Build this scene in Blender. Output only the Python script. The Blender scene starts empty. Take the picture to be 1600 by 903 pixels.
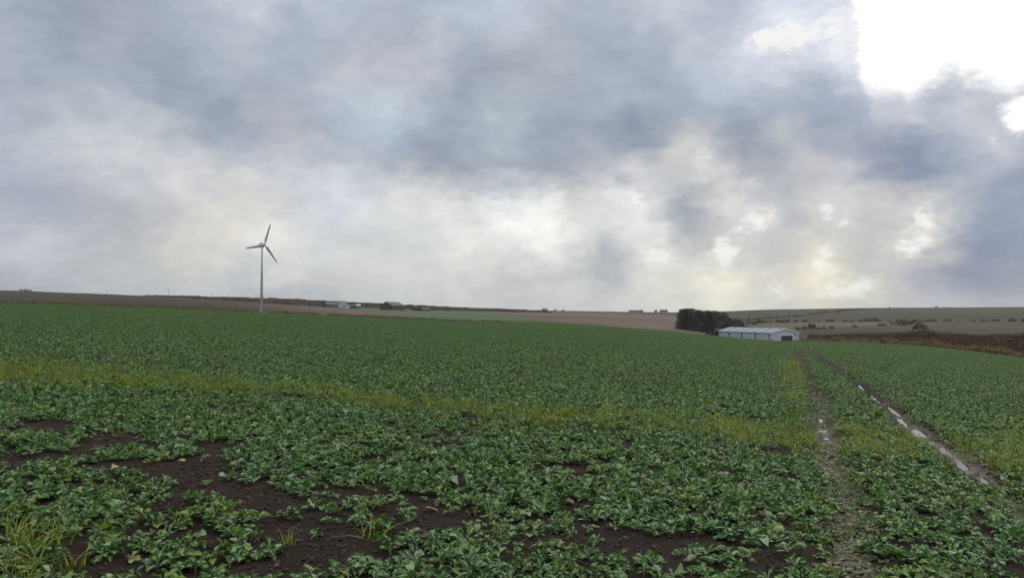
import bpy, math, random
import numpy as np
from mathutils import Vector, Matrix, Euler

random.seed(7)
RNG = np.random.default_rng(7)
SC = bpy.context.scene
COL = SC.collection
R = math.radians

# ------------------------------------------------------------------ camera
F_PX, CX, CY, HORIZON = 1232.0, 800.0, 451.5, 490.0
EYE = 1.70
PITCH = math.atan((HORIZON - CY) / F_PX)
cam = bpy.data.cameras.new('camera')
cam.sensor_width = 36.0
cam.lens = 36.0 * F_PX / 1600.0
cam.clip_start = 0.05
cam.clip_end = 20000
cam_ob = bpy.data.objects.new('camera', cam)
COL.objects.link(cam_ob)
cam_ob.location = (0, 0, EYE)
cam_ob.rotation_euler = (R(90) + PITCH, 0, 0)
SC.camera = cam_ob
SC.render.resolution_x, SC.render.resolution_y = 1024, 577

SC.view_settings.view_transform = 'Standard'
SC.view_settings.look = 'None'
SC.view_settings.exposure = 0.0
SC.view_settings.gamma = 1.0


def ray(px, py):
    u, v = (px - CX) / F_PX, (CY - py) / F_PX
    sp, cp = math.sin(PITCH), math.cos(PITCH)
    return np.array([u, cp - v * sp, sp + v * cp])


def azel(px, py):
    d = ray(px, py)
    return math.atan2(d[0], d[1]), math.atan2(d[2], math.hypot(d[0], d[1]))


def lin(c):
    return [((x / 255 + 0.055) / 1.055) ** 2.4 if x > 10.3 else x / 255 / 12.92 for x in c]


# ------------------------------------------------------------------ sun + sky
SUN_AZ, SUN_EL = R(31), R(21)
sun_dir = Vector((math.sin(SUN_AZ) * math.cos(SUN_EL), math.cos(SUN_AZ) * math.cos(SUN_EL), math.sin(SUN_EL)))
sl = bpy.data.lights.new('sun', 'SUN')
sl.energy = 0.5
sl.angle = R(16)
sl.color = (1.0, 0.94, 0.85)
sun = bpy.data.objects.new('sun', sl)
COL.objects.link(sun)
sun.rotation_euler = (-sun_dir).to_track_quat('-Z', 'Y').to_euler()

world = bpy.data.worlds.new('World')
SC.world = world
world.use_nodes = True
wt = world.node_tree
wt.nodes.clear()


class NT:
    """tiny helper for writing node trees"""
    def __init__(self, tree):
        self.t = tree

    def n(self, typ, **kw):
        nd = self.t.nodes.new(typ)
        for k, v in kw.items():
            setattr(nd, k, v)
        return nd

    def put(self, sock, v):
        if hasattr(v, 'is_output'):
            self.t.links.new(v, sock)
        elif v is not None:
            sock.default_value = v

    def m(self, op, a, b=None, c=None, clamp=False):
        nd = self.n('ShaderNodeMath', operation=op, use_clamp=clamp)
        for i, x in enumerate((a, b, c)):
            self.put(nd.inputs[i], x)
        return nd.outputs[0]

    def v(self, op, a, b=None, c=None):
        nd = self.n('ShaderNodeVectorMath', operation=op)
        self.put(nd.inputs[0], a)
        if op == 'SCALE':
            self.put(nd.inputs[3], b)
        else:
            if b is not None: self.put(nd.inputs[1], b)
            if c is not None: self.put(nd.inputs[2], c)
        return nd.outputs[1] if op in ('DOT_PRODUCT', 'LENGTH') else nd.outputs[0]

    def noise(self, vec, scale, detail=6, rough=0.55, dist=0.0, lac=2.0):
        nd = self.n('ShaderNodeTexNoise')
        self.put(nd.inputs['Vector'], vec)
        nd.inputs['Scale'].default_value = scale
        nd.inputs['Detail'].default_value = detail
        nd.inputs['Roughness'].default_value = rough
        nd.inputs['Lacunarity'].default_value = lac
        nd.inputs['Distortion'].default_value = dist
        return nd

    def step(self, x, a, b, lo=0.0, hi=1.0):
        nd = self.n('ShaderNodeMapRange', interpolation_type='SMOOTHSTEP')
        self.put(nd.inputs[0], x)
        for i, q in zip((1, 2, 3, 4), (a, b, lo, hi)):
            nd.inputs[i].default_value = q
        return nd.outputs[0]

    def mix(self, f, a, b, blend='MIX'):
        nd = self.n('ShaderNodeMix', data_type='RGBA', blend_type=blend)
        self.put(nd.inputs[0], f)
        for s, x in ((nd.inputs[6], a), (nd.inputs[7], b)):
            self.put(s, tuple(x) + (1,) if isinstance(x, (tuple, list)) and len(x) == 3 else x)
        return nd.outputs[2]

    def ramp(self, fac, stops):
        nd = self.n('ShaderNodeValToRGB')
        e = nd.color_ramp.elements
        while len(e) < len(stops): e.new(0.5)
        for el, (p, c) in zip(e, stops):
            el.position = p
            el.color = tuple(c) + (1,) if len(c) == 3 else c
        self.put(nd.inputs[0], fac)
        return nd.outputs[0]


W = NT(wt)
# cloud cover: colours seen at (photo x, photo y), turned into sky directions
SKY = [
 (-130,40,168,177,190),(-130,160,178,186,198),(-130,280,182,188,200),(-130,400,186,191,201),(-60,100,170,179,192),(-60,230,182,188,200),(-60,340,174,180,193),(-60,440,174,179,190),
 (1680,230,160,170,188),(1680,350,150,161,181),(1680,440,150,159,177),(1760,160,176,184,198),(1780,300,156,166,184),(100,-50,164,172,185),(300,-50,176,183,196),(500,-50,182,190,203),
 (700,-50,182,192,206),(900,-50,180,189,202),(1080,-50,190,197,210),(1220,-60,222,227,236),(1600,300,154,166,186),(1630,390,148,159,178),(66,28,157,165,180),(16,81,164,176,192),
 (237,15,174,176,186),(264,49,149,169,189),(356,18,200,204,220),(356,55,168,171,183),(264,94,157,162,184),(158,81,156,164,180),(119,107,181,190,199),(26,142,187,191,203),
 (79,150,158,173,185),(206,157,186,194,204),(171,126,168,184,200),(329,134,154,170,191),(329,76,187,198,208),(382,113,179,189,199),(184,176,182,187,203),(316,200,170,181,193),
 (382,200,183,185,193),(132,226,208,209,208),(40,213,185,193,206),(237,229,211,212,212),(13,173,163,172,189),(150,30,168,175,190),(240,170,159,172,188),(25,255,186,192,206),
 (127,250,207,208,210),(204,245,208,209,209),(275,238,208,210,210),(331,240,158,166,186),(382,250,176,181,197),(102,306,186,191,205),(64,340,150,159,177),(153,340,172,178,185),
 (204,340,197,196,194),(255,306,204,203,205),(318,294,227,221,212),(369,312,245,239,223),(364,334,192,194,195),(331,357,213,208,199),(318,393,240,229,207),(382,365,232,220,199),
 (255,373,197,198,191),(33,375,202,207,221),(84,393,218,220,223),(127,388,180,186,193),(178,408,198,198,197),(51,434,157,164,180),(153,429,189,193,198),(255,429,187,191,195),
 (357,408,207,219,222),(357,434,187,190,190),(204,452,191,196,199),(10,320,177,185,201),(200,290,195,197,203),(413,15,204,207,213),(453,55,162,176,195),(550,102,195,196,202),
 (584,49,186,191,203),(637,55,171,176,192),(769,18,185,196,215),(685,71,204,205,211),(729,121,156,164,183),(421,165,160,167,186),(463,152,196,198,209),(571,192,191,216,233),
 (637,186,199,221,235),(624,221,141,158,182),(677,192,144,158,178),(769,197,201,220,232),(782,160,153,165,174),(453,226,175,178,185),(426,94,174,189,201),(500,20,182,190,206),
 (700,30,173,189,205),(760,80,175,183,190),(500,120,181,187,197),(600,130,186,188,198),(680,140,171,183,195),(510,190,166,183,202),(540,230,152,162,177),(730,225,158,172,188),
 (427,265,221,224,228),(493,262,216,218,233),(560,265,213,220,229),(600,257,171,184,199),(680,262,165,173,189),(772,251,145,157,170),(458,296,186,191,197),(626,288,221,215,213),
 (746,286,197,193,197),(680,304,237,238,238),(680,322,187,189,191),(760,310,205,214,220),(560,310,222,228,238),(581,352,200,205,206),(693,358,245,245,247),(772,368,248,248,250),
 (427,323,225,219,214),(416,342,245,233,216),(480,358,210,218,223),(586,390,223,227,230),(719,403,213,215,218),(480,421,206,209,209),(613,443,204,209,210),(746,443,219,219,218),
 (520,390,214,219,223),(640,330,219,226,231),(680,460,212,215,215),(420,400,229,236,238),(420,445,195,198,199),(540,465,198,202,203),(813,12,190,198,213),(879,42,178,184,193),
 (958,10,178,185,197),(1074,28,222,222,231),(1111,18,160,174,193),(1156,28,206,208,217),(1182,60,223,233,252),(1116,89,180,189,202),(826,76,186,185,191),(932,81,172,183,197),
 (1011,134,164,176,189),(971,208,163,174,188),(879,160,161,170,184),(834,165,178,193,205),(1095,155,193,206,217),(1190,134,208,217,224),(1182,173,154,167,188),(1090,200,136,152,172),
 (1182,221,158,165,181),(1103,234,181,178,172),(1030,70,165,177,191),(1050,180,164,175,187),(1000,240,135,148,169),(830,220,157,169,182),(900,215,153,165,182),(814,266,161,171,188),
 (883,244,166,178,193),(966,258,157,162,175),(855,283,188,184,186),(925,274,204,202,202),(972,280,224,219,216),(1049,258,215,212,209),(1107,251,252,248,240),(1160,255,153,162,183),
 (1188,274,137,145,171),(822,305,235,240,246),(955,302,221,221,224),(994,308,242,242,245),(897,313,214,208,202),(1035,302,185,188,190),(1066,305,178,186,189),(1077,332,157,164,171),
 (1099,352,155,160,167),(1132,296,209,207,206),(1146,310,222,221,218),(1180,338,239,235,226),(1188,310,211,210,212),(1141,385,253,251,243),(1124,399,237,234,222),(1185,385,182,185,193),
 (1168,407,180,181,187),(869,355,237,246,253),(883,393,253,253,253),(828,363,241,247,253),(966,355,223,224,228),(994,368,203,204,207),(1022,396,253,253,253),(1035,368,236,236,234),
 (1077,385,183,188,198),(916,418,164,175,184),(966,429,184,190,193),(1022,421,197,197,199),(841,424,202,207,209),(1105,402,144,150,171),(1105,440,253,252,235),(1063,446,253,253,238),
 (1174,435,246,241,229),(855,465,212,213,210),(966,465,214,214,210),(1077,465,212,211,205),(1146,457,253,253,234),(1188,471,188,190,190),(1160,418,187,186,185),(1213,23,206,215,231),
 (1240,42,226,234,250),(1300,36,236,242,253),(1279,42,208,215,234),(1319,28,222,227,243),(1240,68,231,237,249),(1332,63,243,249,253),(1213,94,192,198,214),(1266,94,207,214,228),
 (1327,113,201,203,220),(1279,144,167,178,196),(1213,160,152,166,187),(1253,181,184,194,202),(1358,160,201,208,220),(1398,144,174,179,199),(1411,171,184,188,204),(1385,213,130,142,172),
 (1464,150,174,184,198),(1490,121,146,155,169),(1535,152,168,173,190),(1490,187,182,190,203),(1464,226,155,166,186),(1530,213,222,218,218),(1266,234,169,167,178),(1320,190,162,175,193),
 (1330,230,144,153,178),(1228,255,249,249,240),(1214,285,125,133,161),(1283,247,152,160,180),(1350,252,202,204,208),(1408,252,140,157,181),(1394,285,135,146,172),(1399,332,125,126,152),
 (1477,247,155,167,188),(1532,249,145,160,184),(1574,272,148,165,187),(1269,299,198,199,201),(1325,313,185,186,190),(1228,321,180,184,188),(1290,335,237,233,227),(1319,339,230,225,217),
 (1355,324,252,248,243),(1341,346,166,170,176),(1377,357,213,210,205),(1311,363,161,167,175),(1250,360,204,200,195),(1355,380,202,201,197),(1455,308,189,189,195),(1447,332,253,253,244),
 (1444,367,253,253,247),(1410,380,237,230,211),(1488,338,226,228,220),(1477,363,196,192,194),(1505,355,141,153,179),(1560,363,142,157,182),(1463,396,125,131,161),(1546,396,156,167,186),
 (1588,424,134,150,176),(1297,393,240,233,208),(1338,396,236,229,211),(1277,418,228,221,197),(1241,418,228,217,197),(1338,424,145,153,165),(1394,424,158,170,184),(1435,418,171,181,192),
 (1217,449,253,253,234),(1311,449,253,245,209),(1355,445,253,248,210),(1394,443,221,212,196),(1463,440,191,192,198),(1546,446,151,160,182),(1255,468,195,195,190),(1366,468,172,177,186),
 (1477,468,165,171,182),(1574,465,145,153,172),
]
_a = np.array(SKY, float)
_l = np.array([lin(c[2:]) for c in SKY])
_u, _w, _g = (_a[:, 0] - 800) / 800, (_a[:, 1] - 230) / 230, _l[:, 1]
_M = np.c_[np.ones(len(_a)), _u, _w, _g, _u * _w, _u * _g, _w * _g, _u * _u, _w * _w]
for _k in (0, 2):                                     # calm the patch-to-patch tint, keep the tone
    _r = _l[:, _k] / _g
    _l[:, _k] = _g * (.5 * _r + .5 * (_M @ np.linalg.lstsq(_M, _r, rcond=None)[0]))
BASE = np.array(lin((182, 189, 200)))
dirs = np.array([ray(a, b) / np.linalg.norm(ray(a, b)) for a, b, *_ in SKY])
cols = _l - BASE
KAP = 1.0 / R(2.3) ** 2
A = np.exp(KAP * (dirs @ dirs.T - 1))
WTS = np.linalg.solve(A.T @ A + 0.03 * np.eye(len(SKY)), A.T @ cols)

tc = W.n('ShaderNodeTexCoord').outputs['Generated']
# clouds flatten towards the horizon: stretch the vertical
sv = W.v('MULTIPLY', tc, (1.0, 1.0, 1.9))
w1 = W.noise(sv, 5.0, 7, 0.58).outputs['Color']
w2 = W.noise(sv, 17.0, 8, 0.64).outputs['Color']
wv = W.v('ADD', W.v('SCALE', W.v('SUBTRACT', w1, (.5, .5, .5)), 0.030), W.v('SCALE', W.v('SUBTRACT', w2, (.5, .5, .5)), 0.095))
wd = W.v('NORMALIZE', W.v('ADD', tc, wv))
# the same cover as rows of elevation, each a colour ramp round the horizon
def cover(az, el):
    v = np.array([math.sin(az) * math.cos(el), math.cos(az) * math.cos(el), math.sin(el)])
    return BASE + np.exp(KAP * (dirs @ v - 1)) @ WTS


sx = W.n('ShaderNodeSeparateXYZ')
W.put(sx.inputs[0], wd)
az_n = W.m('ARCTAN2', sx.outputs[0], sx.outputs[1])
el_n = W.m('ARCSINE', sx.outputs[2])
azl = W.m('MULTIPLY_ADD', az_n, 1 / R(40), 1.0, clamp=True)
azr = W.m('MULTIPLY_ADD', az_n, 1 / R(40), 0.0, clamp=True)
right = W.m('GREATER_THAN', az_n, 0.0)
ROWS = [0.0, 1.3, 2.6, 3.9, 5.2, 6.5, 7.9, 9.3, 10.8, 12.3, 13.9, 15.5, 17.2, 19.0, 21.0, 23.5]
acc = None
for k, e in enumerate(ROWS):
    half = []
    for base_, fac_ in ((-R(40), azl), (0.0, azr)):
        st = [(i / 31, np.clip(cover(base_ + R(40) * i / 31, R(e)), .12, 1.2)) for i in range(32)]
        half.append(W.ramp(fac_, [(p, tuple(float(q) for q in c)) for p, c in st]))
    rc = W.mix(right, half[0], half[1])
    if k == 0:
        acc = rc
    else:
        mr = W.n('ShaderNodeMapRange')
        W.put(mr.inputs[0], el_n)
        mr.inputs[1].default_value, mr.inputs[2].default_value = R(ROWS[k - 1]), R(e)
        acc = W.mix(mr.outputs[0], acc, rc)
acc = W.mix(W.step(el_n, R(23.5), R(32)), acc, tuple(float(q) for q in BASE))
# billows and wisps
f1 = W.noise(W.v('ADD', sv, W.v('SCALE', wv, 0.9)), 7.5, 9, 0.62).outputs['Fac']
f2 = W.noise(W.v('ADD', sv, (3.1, 1.7, 0.4)), 15.0, 8, 0.6, 0.4).outputs['Fac']
f3 = W.noise(W.v('ADD', sv, W.v('SCALE', wv, 0.5)), 30.0, 7, 0.62).outputs['Fac']
mod = W.m('ADD', W.m('MULTIPLY', W.m('SUBTRACT', W.step(f3, 0.36, 0.66), 0.5), 0.09), W.m('ADD', W.m('MULTIPLY', W.m('SUBTRACT', W.step(f1, 0.36, 0.64), 0.5), 0.05), W.m('MULTIPLY', W.m('SUBTRACT', W.step(f2, 0.36, 0.64), 0.5), 0.11)))
acc = W.v('MULTIPLY', acc, W.mix(W.m('ADD', 0.5, W.m('MULTIPLY', mod, 2.2), clamp=True), (0.80, 0.82, 0.86), (1.18, 1.16, 1.12)))


def lobes(lst, vec):
    s = 0.0
    for px, py, sig, amp in lst:
        dv = ray(px, py)
        dv = dv / np.linalg.norm(dv)
        k = 1.0 / R(sig) ** 2
        e = W.m('EXPONENT', W.m('MULTIPLY_ADD', W.v('DOT_PRODUCT', vec, tuple(dv)), k, -k))
        s = W.m('MULTIPLY_ADD', e, amp, s)
    return s


# the gap in the cloud in front of the sun (its lower rim as elevation round the horizon), and torn holes lower down
wd2 = W.v('NORMALIZE', W.v('ADD', tc, W.v('ADD', W.v('SCALE', W.v('SUBTRACT', w1, (.5, .5, .5)), 0.022),
                                          W.v('SCALE', W.v('SUBTRACT', w2, (.5, .5, .5)), 0.050))))
sx2 = W.n('ShaderNodeSeparateXYZ')
W.put(sx2.inputs[0], wd2)
az2 = W.m('MULTIPLY_ADD', W.m('ARCTAN2', sx2.outputs[0], sx2.outputs[1]), 1 / R(46), -R(10) / R(46), clamp=True)
RIM = [(1150, -260), (1300, -160), (1325, -60), (1338, 20), (1344, 90), (1356, 132), (1390, 146), (1424, 156), (1448, 138), (1470, 120), (1490, 110), (1503, 122), (1530, 126), (1560, 128), (1600, 130),
       (1660, 120), (1750, 60), (1850, -60), (1960, -220)]
rs = []
for a_, b_ in RIM:
    p_, e_ = azel(a_, b_)
    rs.append(((p_ - R(10)) / R(46), e_ / R(40)))
rim = W.ramp(az2, [(min(max(p_, 0), 1), (e_,) * 3) for p_, e_ in rs])
el2 = W.m('ARCSINE', sx2.outputs[2])
fn = W.m('SUBTRACT', W.noise(sv, 26.0, 7, 0.62).outputs['Fac'], 0.5)
fn2 = W.m('SUBTRACT', W.noise(W.v('ADD', sv, (1.3, 4.2, .7)), 60.0, 5, 0.6).outputs['Fac'], 0.5)
over = W.m('SUBTRACT', el2, W.m('MULTIPLY', rim, R(40)))
over = W.m('ADD', over, W.m('ADD', W.m('MULTIPLY', fn, R(1.5)), W.m('MULTIPLY', fn2, R(.8))))
gap = W.step(over, -R(.7), R(.9))
hole = W.step(W.m('ADD', lobes([(1594, 175, .95, 1.0)], wd2), W.m('MULTIPLY', fn, .5)), .40, .80)
gmask = W.m('MAXIMUM', gap, hole)
small = lobes([(1447, 332, .5, .9), (1444, 367, .8, 1.), (1412, 382, .7, .8), (1141, 385, .7, .9), (1124, 400, .6, .8), (1182, 336, .7, .8), (1163, 358, .6, .7), (1290, 335, .4, .9), (1318, 340, .4, .7), (1107, 250, .7, .7), (994, 306, .6, .8), (950, 305, .9, .5),
               (1277, 418, .6, .8), (1297, 393, .6, .8), (1217, 449, 1.0, .8), (1311, 450, 1.0, .8), (1355, 444, .8, .7), (1105, 440, .7, .6), (1236, 258, .5, .5), (1240, 42, 1.0, .8), (1300, 36, .7, .8), (1225, 68, .9, .8), (1334, 62, .9, .8), (1185, 62, .7, .8),
               (880, 393, 1.4, .6), (1022, 398, .7, .7), (1546, 212, .5, .5)], wd2)
smask = W.step(W.m('MULTIPLY', small, W.m('ADD', 1.0, W.m('ADD', W.m('MULTIPLY', fn, 3.2), W.m('MULTIPLY', fn2, 2.6)))), 0.25, 1.25)
acc = W.mix(W.m('MULTIPLY', smask, 0.75), acc, (1.0, 0.98, 0.94))
glow = W.step(W.m('ADD', over, W.m('MULTIPLY', fn, R(2.0))), -R(2.6), R(.3))
acc = W.mix(W.m('MULTIPLY', glow, .38), acc, (0.97, 0.98, 1.0))
acc = W.mix(gmask, acc, W.mix(W.step(over, R(.2), R(4.0)), (1.05, 1.05, 1.05), (1.6, 1.6, 1.57)))
sky = W.n('ShaderNodeTexSky', sky_type='NISHITA')
sky.sun_disc = False
sky.sun_elevation = SUN_EL
sky.sun_rotation = SUN_AZ
out10 = W.v('SCALE', acc, 9.85)
outc = W.v('ADD', out10, W.v('SCALE', sky.outputs[0], 0.006))
bg = W.n('ShaderNodeBackground')
W.put(bg.inputs[0], outc)
bg.inputs[1].default_value = 0.10
wo = W.n('ShaderNodeOutputWorld')
wt.links.new(bg.outputs[0], wo.inputs[0])

# ------------------------------------------------------------------ helpers
MATS = {}


def material(name):
    mt = bpy.data.materials.new(name)
    mt.use_nodes = True
    mt.node_tree.nodes.clear()
    MATS[name] = mt
    return mt, NT(mt.node_tree)


def principled(T, color, rough=0.8, spec=0.4, normal=None, metal=0.0):
    p = T.n('ShaderNodeBsdfPrincipled')
    T.put(p.inputs['Base Color'], tuple(color) + (1,) if isinstance(color, (tuple, list)) and len(color) == 3 else color)
    T.put(p.inputs['Roughness'], rough)
    T.put(p.inputs['Specular IOR Level'], spec)
    p.inputs['Metallic'].default_value = metal
    if normal is not None: T.put(p.inputs['Normal'], normal)
    return p.outputs[0]


def finish(T, shader):
    o = T.n('ShaderNodeOutputMaterial')
    T.t.links.new(shader, o.inputs[0])


def bump(T, h, strength=0.5, dist=0.02):
    b = T.n('ShaderNodeBump')
    b.inputs['Strength'].default_value = strength
    b.inputs['Distance'].default_value = dist
    T.put(b.inputs['Height'], h)
    return b.outputs[0]


def mesh(name, V, Fc, mat=None, smooth=False):
    me = bpy.data.meshes.new(name)
    me.from_pydata([tuple(map(float, q)) for q in V], [], [tuple(map(int, q)) for q in Fc])
    if mat: me.materials.append(MATS[mat])
    if smooth: me.polygons.foreach_set('use_smooth', [True] * len(me.polygons))
    me.update()
    return me


def ob(name, data, parent=None, loc=None, rot=None, scl=None):
    o = bpy.data.objects.new(name, data)
    COL.objects.link(o)
    if parent is not None: o.parent = parent
    if loc is not None: o.location = loc
    if rot is not None: o.rotation_euler = rot
    if scl is not None: o.scale = (scl,) * 3 if np.isscalar(scl) else scl
    return o


def tag(o, label=None, cat=None, group=None, kind=None):
    if label: o['label'] = label
    if cat: o['category'] = cat
    if group: o['group'] = group
    if kind: o['kind'] = kind
    return o


class MB:
    def __init__(s):
        s.V, s.F = [], []

    def add(s, V, Fc):
        n = len(s.V)
        s.V += [tuple(q) for q in V]
        s.F += [tuple(i + n for i in q) for q in Fc]
        return s

    def box(s, x0, x1, y0, y1, z0, z1):
        V = [(x, y, z) for z in (z0, z1) for y in (y0, y1) for x in (x0, x1)]
        return s.add(V, [(0, 2, 3, 1), (4, 5, 7, 6), (0, 1, 5, 4), (1, 3, 7, 5), (3, 2, 6, 7), (2, 0, 4, 6)])

    def tube(s, pts, rad, n=10, caps=True):
        pts = [Vector(p) for p in pts]
        V, Fc = [], []
        for i, p in enumerate(pts):
            t = (pts[min(i + 1, len(pts) - 1)] - pts[max(i - 1, 0)]).normalized()
            a = t.orthogonal().normalized()
            b = t.cross(a)
            for k in range(n):
                an = 2 * math.pi * k / n
                V.append(p + (a * math.cos(an) + b * math.sin(an)) * rad[i])
        for i in range(len(pts) - 1):
            for k in range(n):
                Fc.append((i * n + k, i * n + (k + 1) % n, (i + 1) * n + (k + 1) % n, (i + 1) * n + k))
        if caps:
            Fc.append(tuple(range(n))[::-1])
            Fc.append(tuple((len(pts) - 1) * n + k for k in range(n)))
        return s.add(V, Fc)

    def prism(s, poly, y0, y1):
        n = len(poly)
        V = [(x, y0, z) for x, z in poly] + [(x, y1, z) for x, z in poly]
        Fc = [tuple(range(n)), tuple(range(2 * n - 1, n - 1, -1))]
        Fc += [(i, i + n, (i + 1) % n + n, (i + 1) % n) for i in range(n)]
        return s.add(V, Fc)

    def mesh(s, name, mat, smooth=False):
        return mesh(name, s.V, s.F, mat, smooth)


# value noise for building (numpy)
_T = np.random.default_rng(11).random((256, 256))


def vnoise(x, y):
    xi, yi = np.floor(x).astype(int), np.floor(y).astype(int)
    fx, fy = x - xi, y - yi
    fx, fy = fx * fx * (3 - 2 * fx), fy * fy * (3 - 2 * fy)
    g = lambda a, b: _T[a & 255, b & 255]
    return (g(xi, yi) * (1 - fx) + g(xi + 1, yi) * fx) * (1 - fy) + (g(xi, yi + 1) * (1 - fx) + g(xi + 1, yi + 1) * fx) * fy


def fbm(x, y, o=4):
    s, a, t = 0, 1, 0
    for i in range(o):
        s = s + a * vnoise(x * 2 ** i + 17.3 * i, y * 2 ** i + 5.1 * i)
        t += a
        a *= .5
    return s / t - 0.5


# ------------------------------------------------------------------ terrain shape
# columns: photo x -> (distance m, photo y) from the field's far edge to the skyline and beyond
COLS = [
 (-500, [(300, 455), (900, 436), (3000, 460)]),
 (-150, [(280, 468), (900, 448), (3000, 466)]),
 (0,    [(262, 473.5), (480, 465), (900, 453.5), (3000, 470)]),
 (110,  [(252, 476.5), (480, 468), (920, 457.5), (3000, 472)]),
 (220,  [(245, 480), (500, 470), (960, 462), (3000, 474)]),
 (300,  [(240, 483.5), (500, 473.5), (1000, 464), (3000, 476)]),
 (408,  [(236, 488.3), (500, 477.5), (620, 475), (1000, 466.5), (3000, 478)]),
 (530,  [(242, 494), (500, 485.5), (690, 481), (1050, 471.5), (3000, 482)]),
 (620,  [(246, 498), (330, 494), (500, 488), (720, 483), (1050, 476.5), (3000, 484)]),
 (700,  [(255, 502), (330, 497), (720, 488), (1100, 480.3), (3000, 486)]),
 (780,  [(280, 504), (400, 497), (760, 488.5), (1100, 481.3), (3000, 487)]),
 (840,  [(320, 502.5), (500, 496), (800, 488.5), (1200, 485.2), (3000, 489)]),
 (950,  [(338, 510), (550, 498), (900, 489.5), (1300, 486.4), (3000, 490)]),
 (1060, [(345, 518.5), (430, 513), (700, 498), (1300, 487.8), (3000, 491)]),
 (1130, [(332, 526.5), (372, 529.2), (440, 514), (700, 498), (1300, 486.3), (3000, 490)]),
 (1180, [(318, 530.8), (360, 532.0), (440, 517), (700, 499), (1350, 484), (3000, 488)]),
 (1225, [(306, 533.6), (350, 534.3), (440, 520), (700, 500), (1350, 482.8), (3000, 488)]),
 (1300, [(270, 533.8), (350, 528), (440, 519), (700, 501), (1400, 481.6), (3000, 487)]),
 (1400, [(215, 538.5), (300, 529), (420, 518), (680, 502.5), (1450, 480.4), (3000, 486)]),
 (1500, [(168, 548), (260, 532), (400, 518), (660, 503), (1450, 480), (3000, 486)]),
 (1600, [(138, 561), (230, 537), (400, 519), (660, 503), (1450, 479.3), (3000, 486)]),
 (1750, [(110, 585), (200, 545), (400, 520), (660, 503), (1450, 478.5), (3000, 486)]),
 (2100, [(90, 610), (200, 550), (400, 522), (660, 503), (1450, 477), (3000, 486)]),
]
ND = 420
LOGD = np.linspace(math.log(0.4), math.log(9000), ND)
DS = np.exp(LOGD)
AZC = np.array([azel(c[0], HORIZON)[0] for c in COLS])
tab = []
for px, pts in COLS:
    dd, zz = [0.0, 6.0], [-EYE, None]
    d1 = pts[0][0]
    z1 = math.tan(azel(px, pts[0][1])[1]) * d1
    zz[1] = -EYE + (z1 + EYE) * 6 / d1
    for d, y in pts:
        dd.append(d)
        zz.append(math.tan(azel(px, y)[1]) * d)
    dd.append(9000); zz.append(zz[-1] * 3 - 20)
    tab.append(np.interp(DS, dd, zz) + EYE)
tab = np.array(tab)
NA = 1500
AZG = np.linspace(-R(70), R(70), NA)
TAB = np.empty((NA, ND))
for j in range(ND):
    TAB[:, j] = np.interp(AZG, AZC, tab[:, j])
ker = np.hanning(41); ker /= ker.sum()
pad = np.pad(TAB, ((20, 20), (0, 0)), 'edge')
TAB = np.apply_along_axis(lambda c: np.convolve(c, ker, 'valid'), 0, pad)
ker = np.hanning(9); ker /= ker.sum()
pad = np.pad(TAB, ((0, 0), (4, 4)), 'edge')
TAB = np.apply_along_axis(lambda c: np.convolve(c, ker, 'valid'), 1, pad)


def px_of(x, y):
    az = np.arctan2(x, y)
    t = np.tan(np.clip(az, -1.2, 1.2))
    return CX + F_PX * t / math.cos(PITCH)


def edge_d(px):
    return np.interp(px, [c[0] for c in COLS], [c[1][0][0] for c in COLS])


def base_z(x, y):
    x, y = np.asarray(x, float), np.asarray(y, float)
    d = np.maximum(np.hypot(x, y), 0.41)
    az = np.arctan2(x, y)
    ia = np.clip((az - AZG[0]) / (AZG[1] - AZG[0]), 0, NA - 1.001)
    jd = np.clip((np.log(d) - LOGD[0]) / (LOGD[1] - LOGD[0]), 0, ND - 1.001)
    i, j = ia.astype(int), jd.astype(int)
    fi, fj = ia - i, jd - j
    z = (TAB[i, j] * (1 - fi) + TAB[i + 1, j] * fi) * (1 - fj) + (TAB[i, j + 1] * (1 - fi) + TAB[i + 1, j + 1] * fi) * fj
    # behind the camera: ease to level land
    k = np.clip((np.abs(az) - R(60)) / R(60), 0, 1)
    return z * (1 - k) + (-0.006 * d) * k


def hit(px, py):
    """where the sight line through a photo point meets the smooth ground"""
    r = ray(px, py)
    r = r / math.hypot(r[0], r[1])
    lo = 0.6
    for d in np.geomspace(0.8, 6000, 900):
        if EYE + r[2] * d < float(base_z(r[0] * d, r[1] * d)):
            a, b = lo, d
            for _ in range(30):
                m = (a + b) / 2
                if EYE + r[2] * m < float(base_z(r[0] * m, r[1] * m)): b = m
                else: a = m
            return r[0] * b, r[1] * b
        lo = d
    return r[0] * 1500, r[1] * 1500


# wheel ruts
RUT_PX = [[(1242, 545), (1262, 585), (1276, 615), (1287, 655), (1299, 715), (1312, 775), (1331, 845), (1350, 910), (1385, 1020)],
          [(1262, 549), (1318, 586), (1352, 612), (1394, 640), (1438, 674), (1482, 706), (1528, 742), (1580, 788), (1640, 842), (1760, 950)]]
RUTS = []
for pl in RUT_PX:
    q = np.array([hit(*p) for p in pl])
    seg = np.r_[0, np.cumsum(np.hypot(*np.diff(q, axis=0).T))]
    s = np.concatenate([np.arange(0, seg[-1], 0.5)])
    RUTS.append(np.c_[np.interp(s, seg, q[:, 0]), np.interp(s, seg, q[:, 1])])


def rut_dist(x, y):
    """distance to the nearest rut centre line (vectorised by forward distance)"""
    out = []
    for q in RUTS:
        o = np.argsort(q[:, 1])
        xc = np.interp(y, q[o, 1], q[o, 0])
        sl_ = np.gradient(q[o, 0], q[o, 1])
        sk = np.interp(y, q[o, 1], sl_)
        wob = 0.10 * (vnoise(y * 0.55, y * 0 + q[0, 0]) - 0.5) * 2
        out.append(np.abs(x - xc - wob) / np.sqrt(1 + sk ** 2))
    return out


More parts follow.
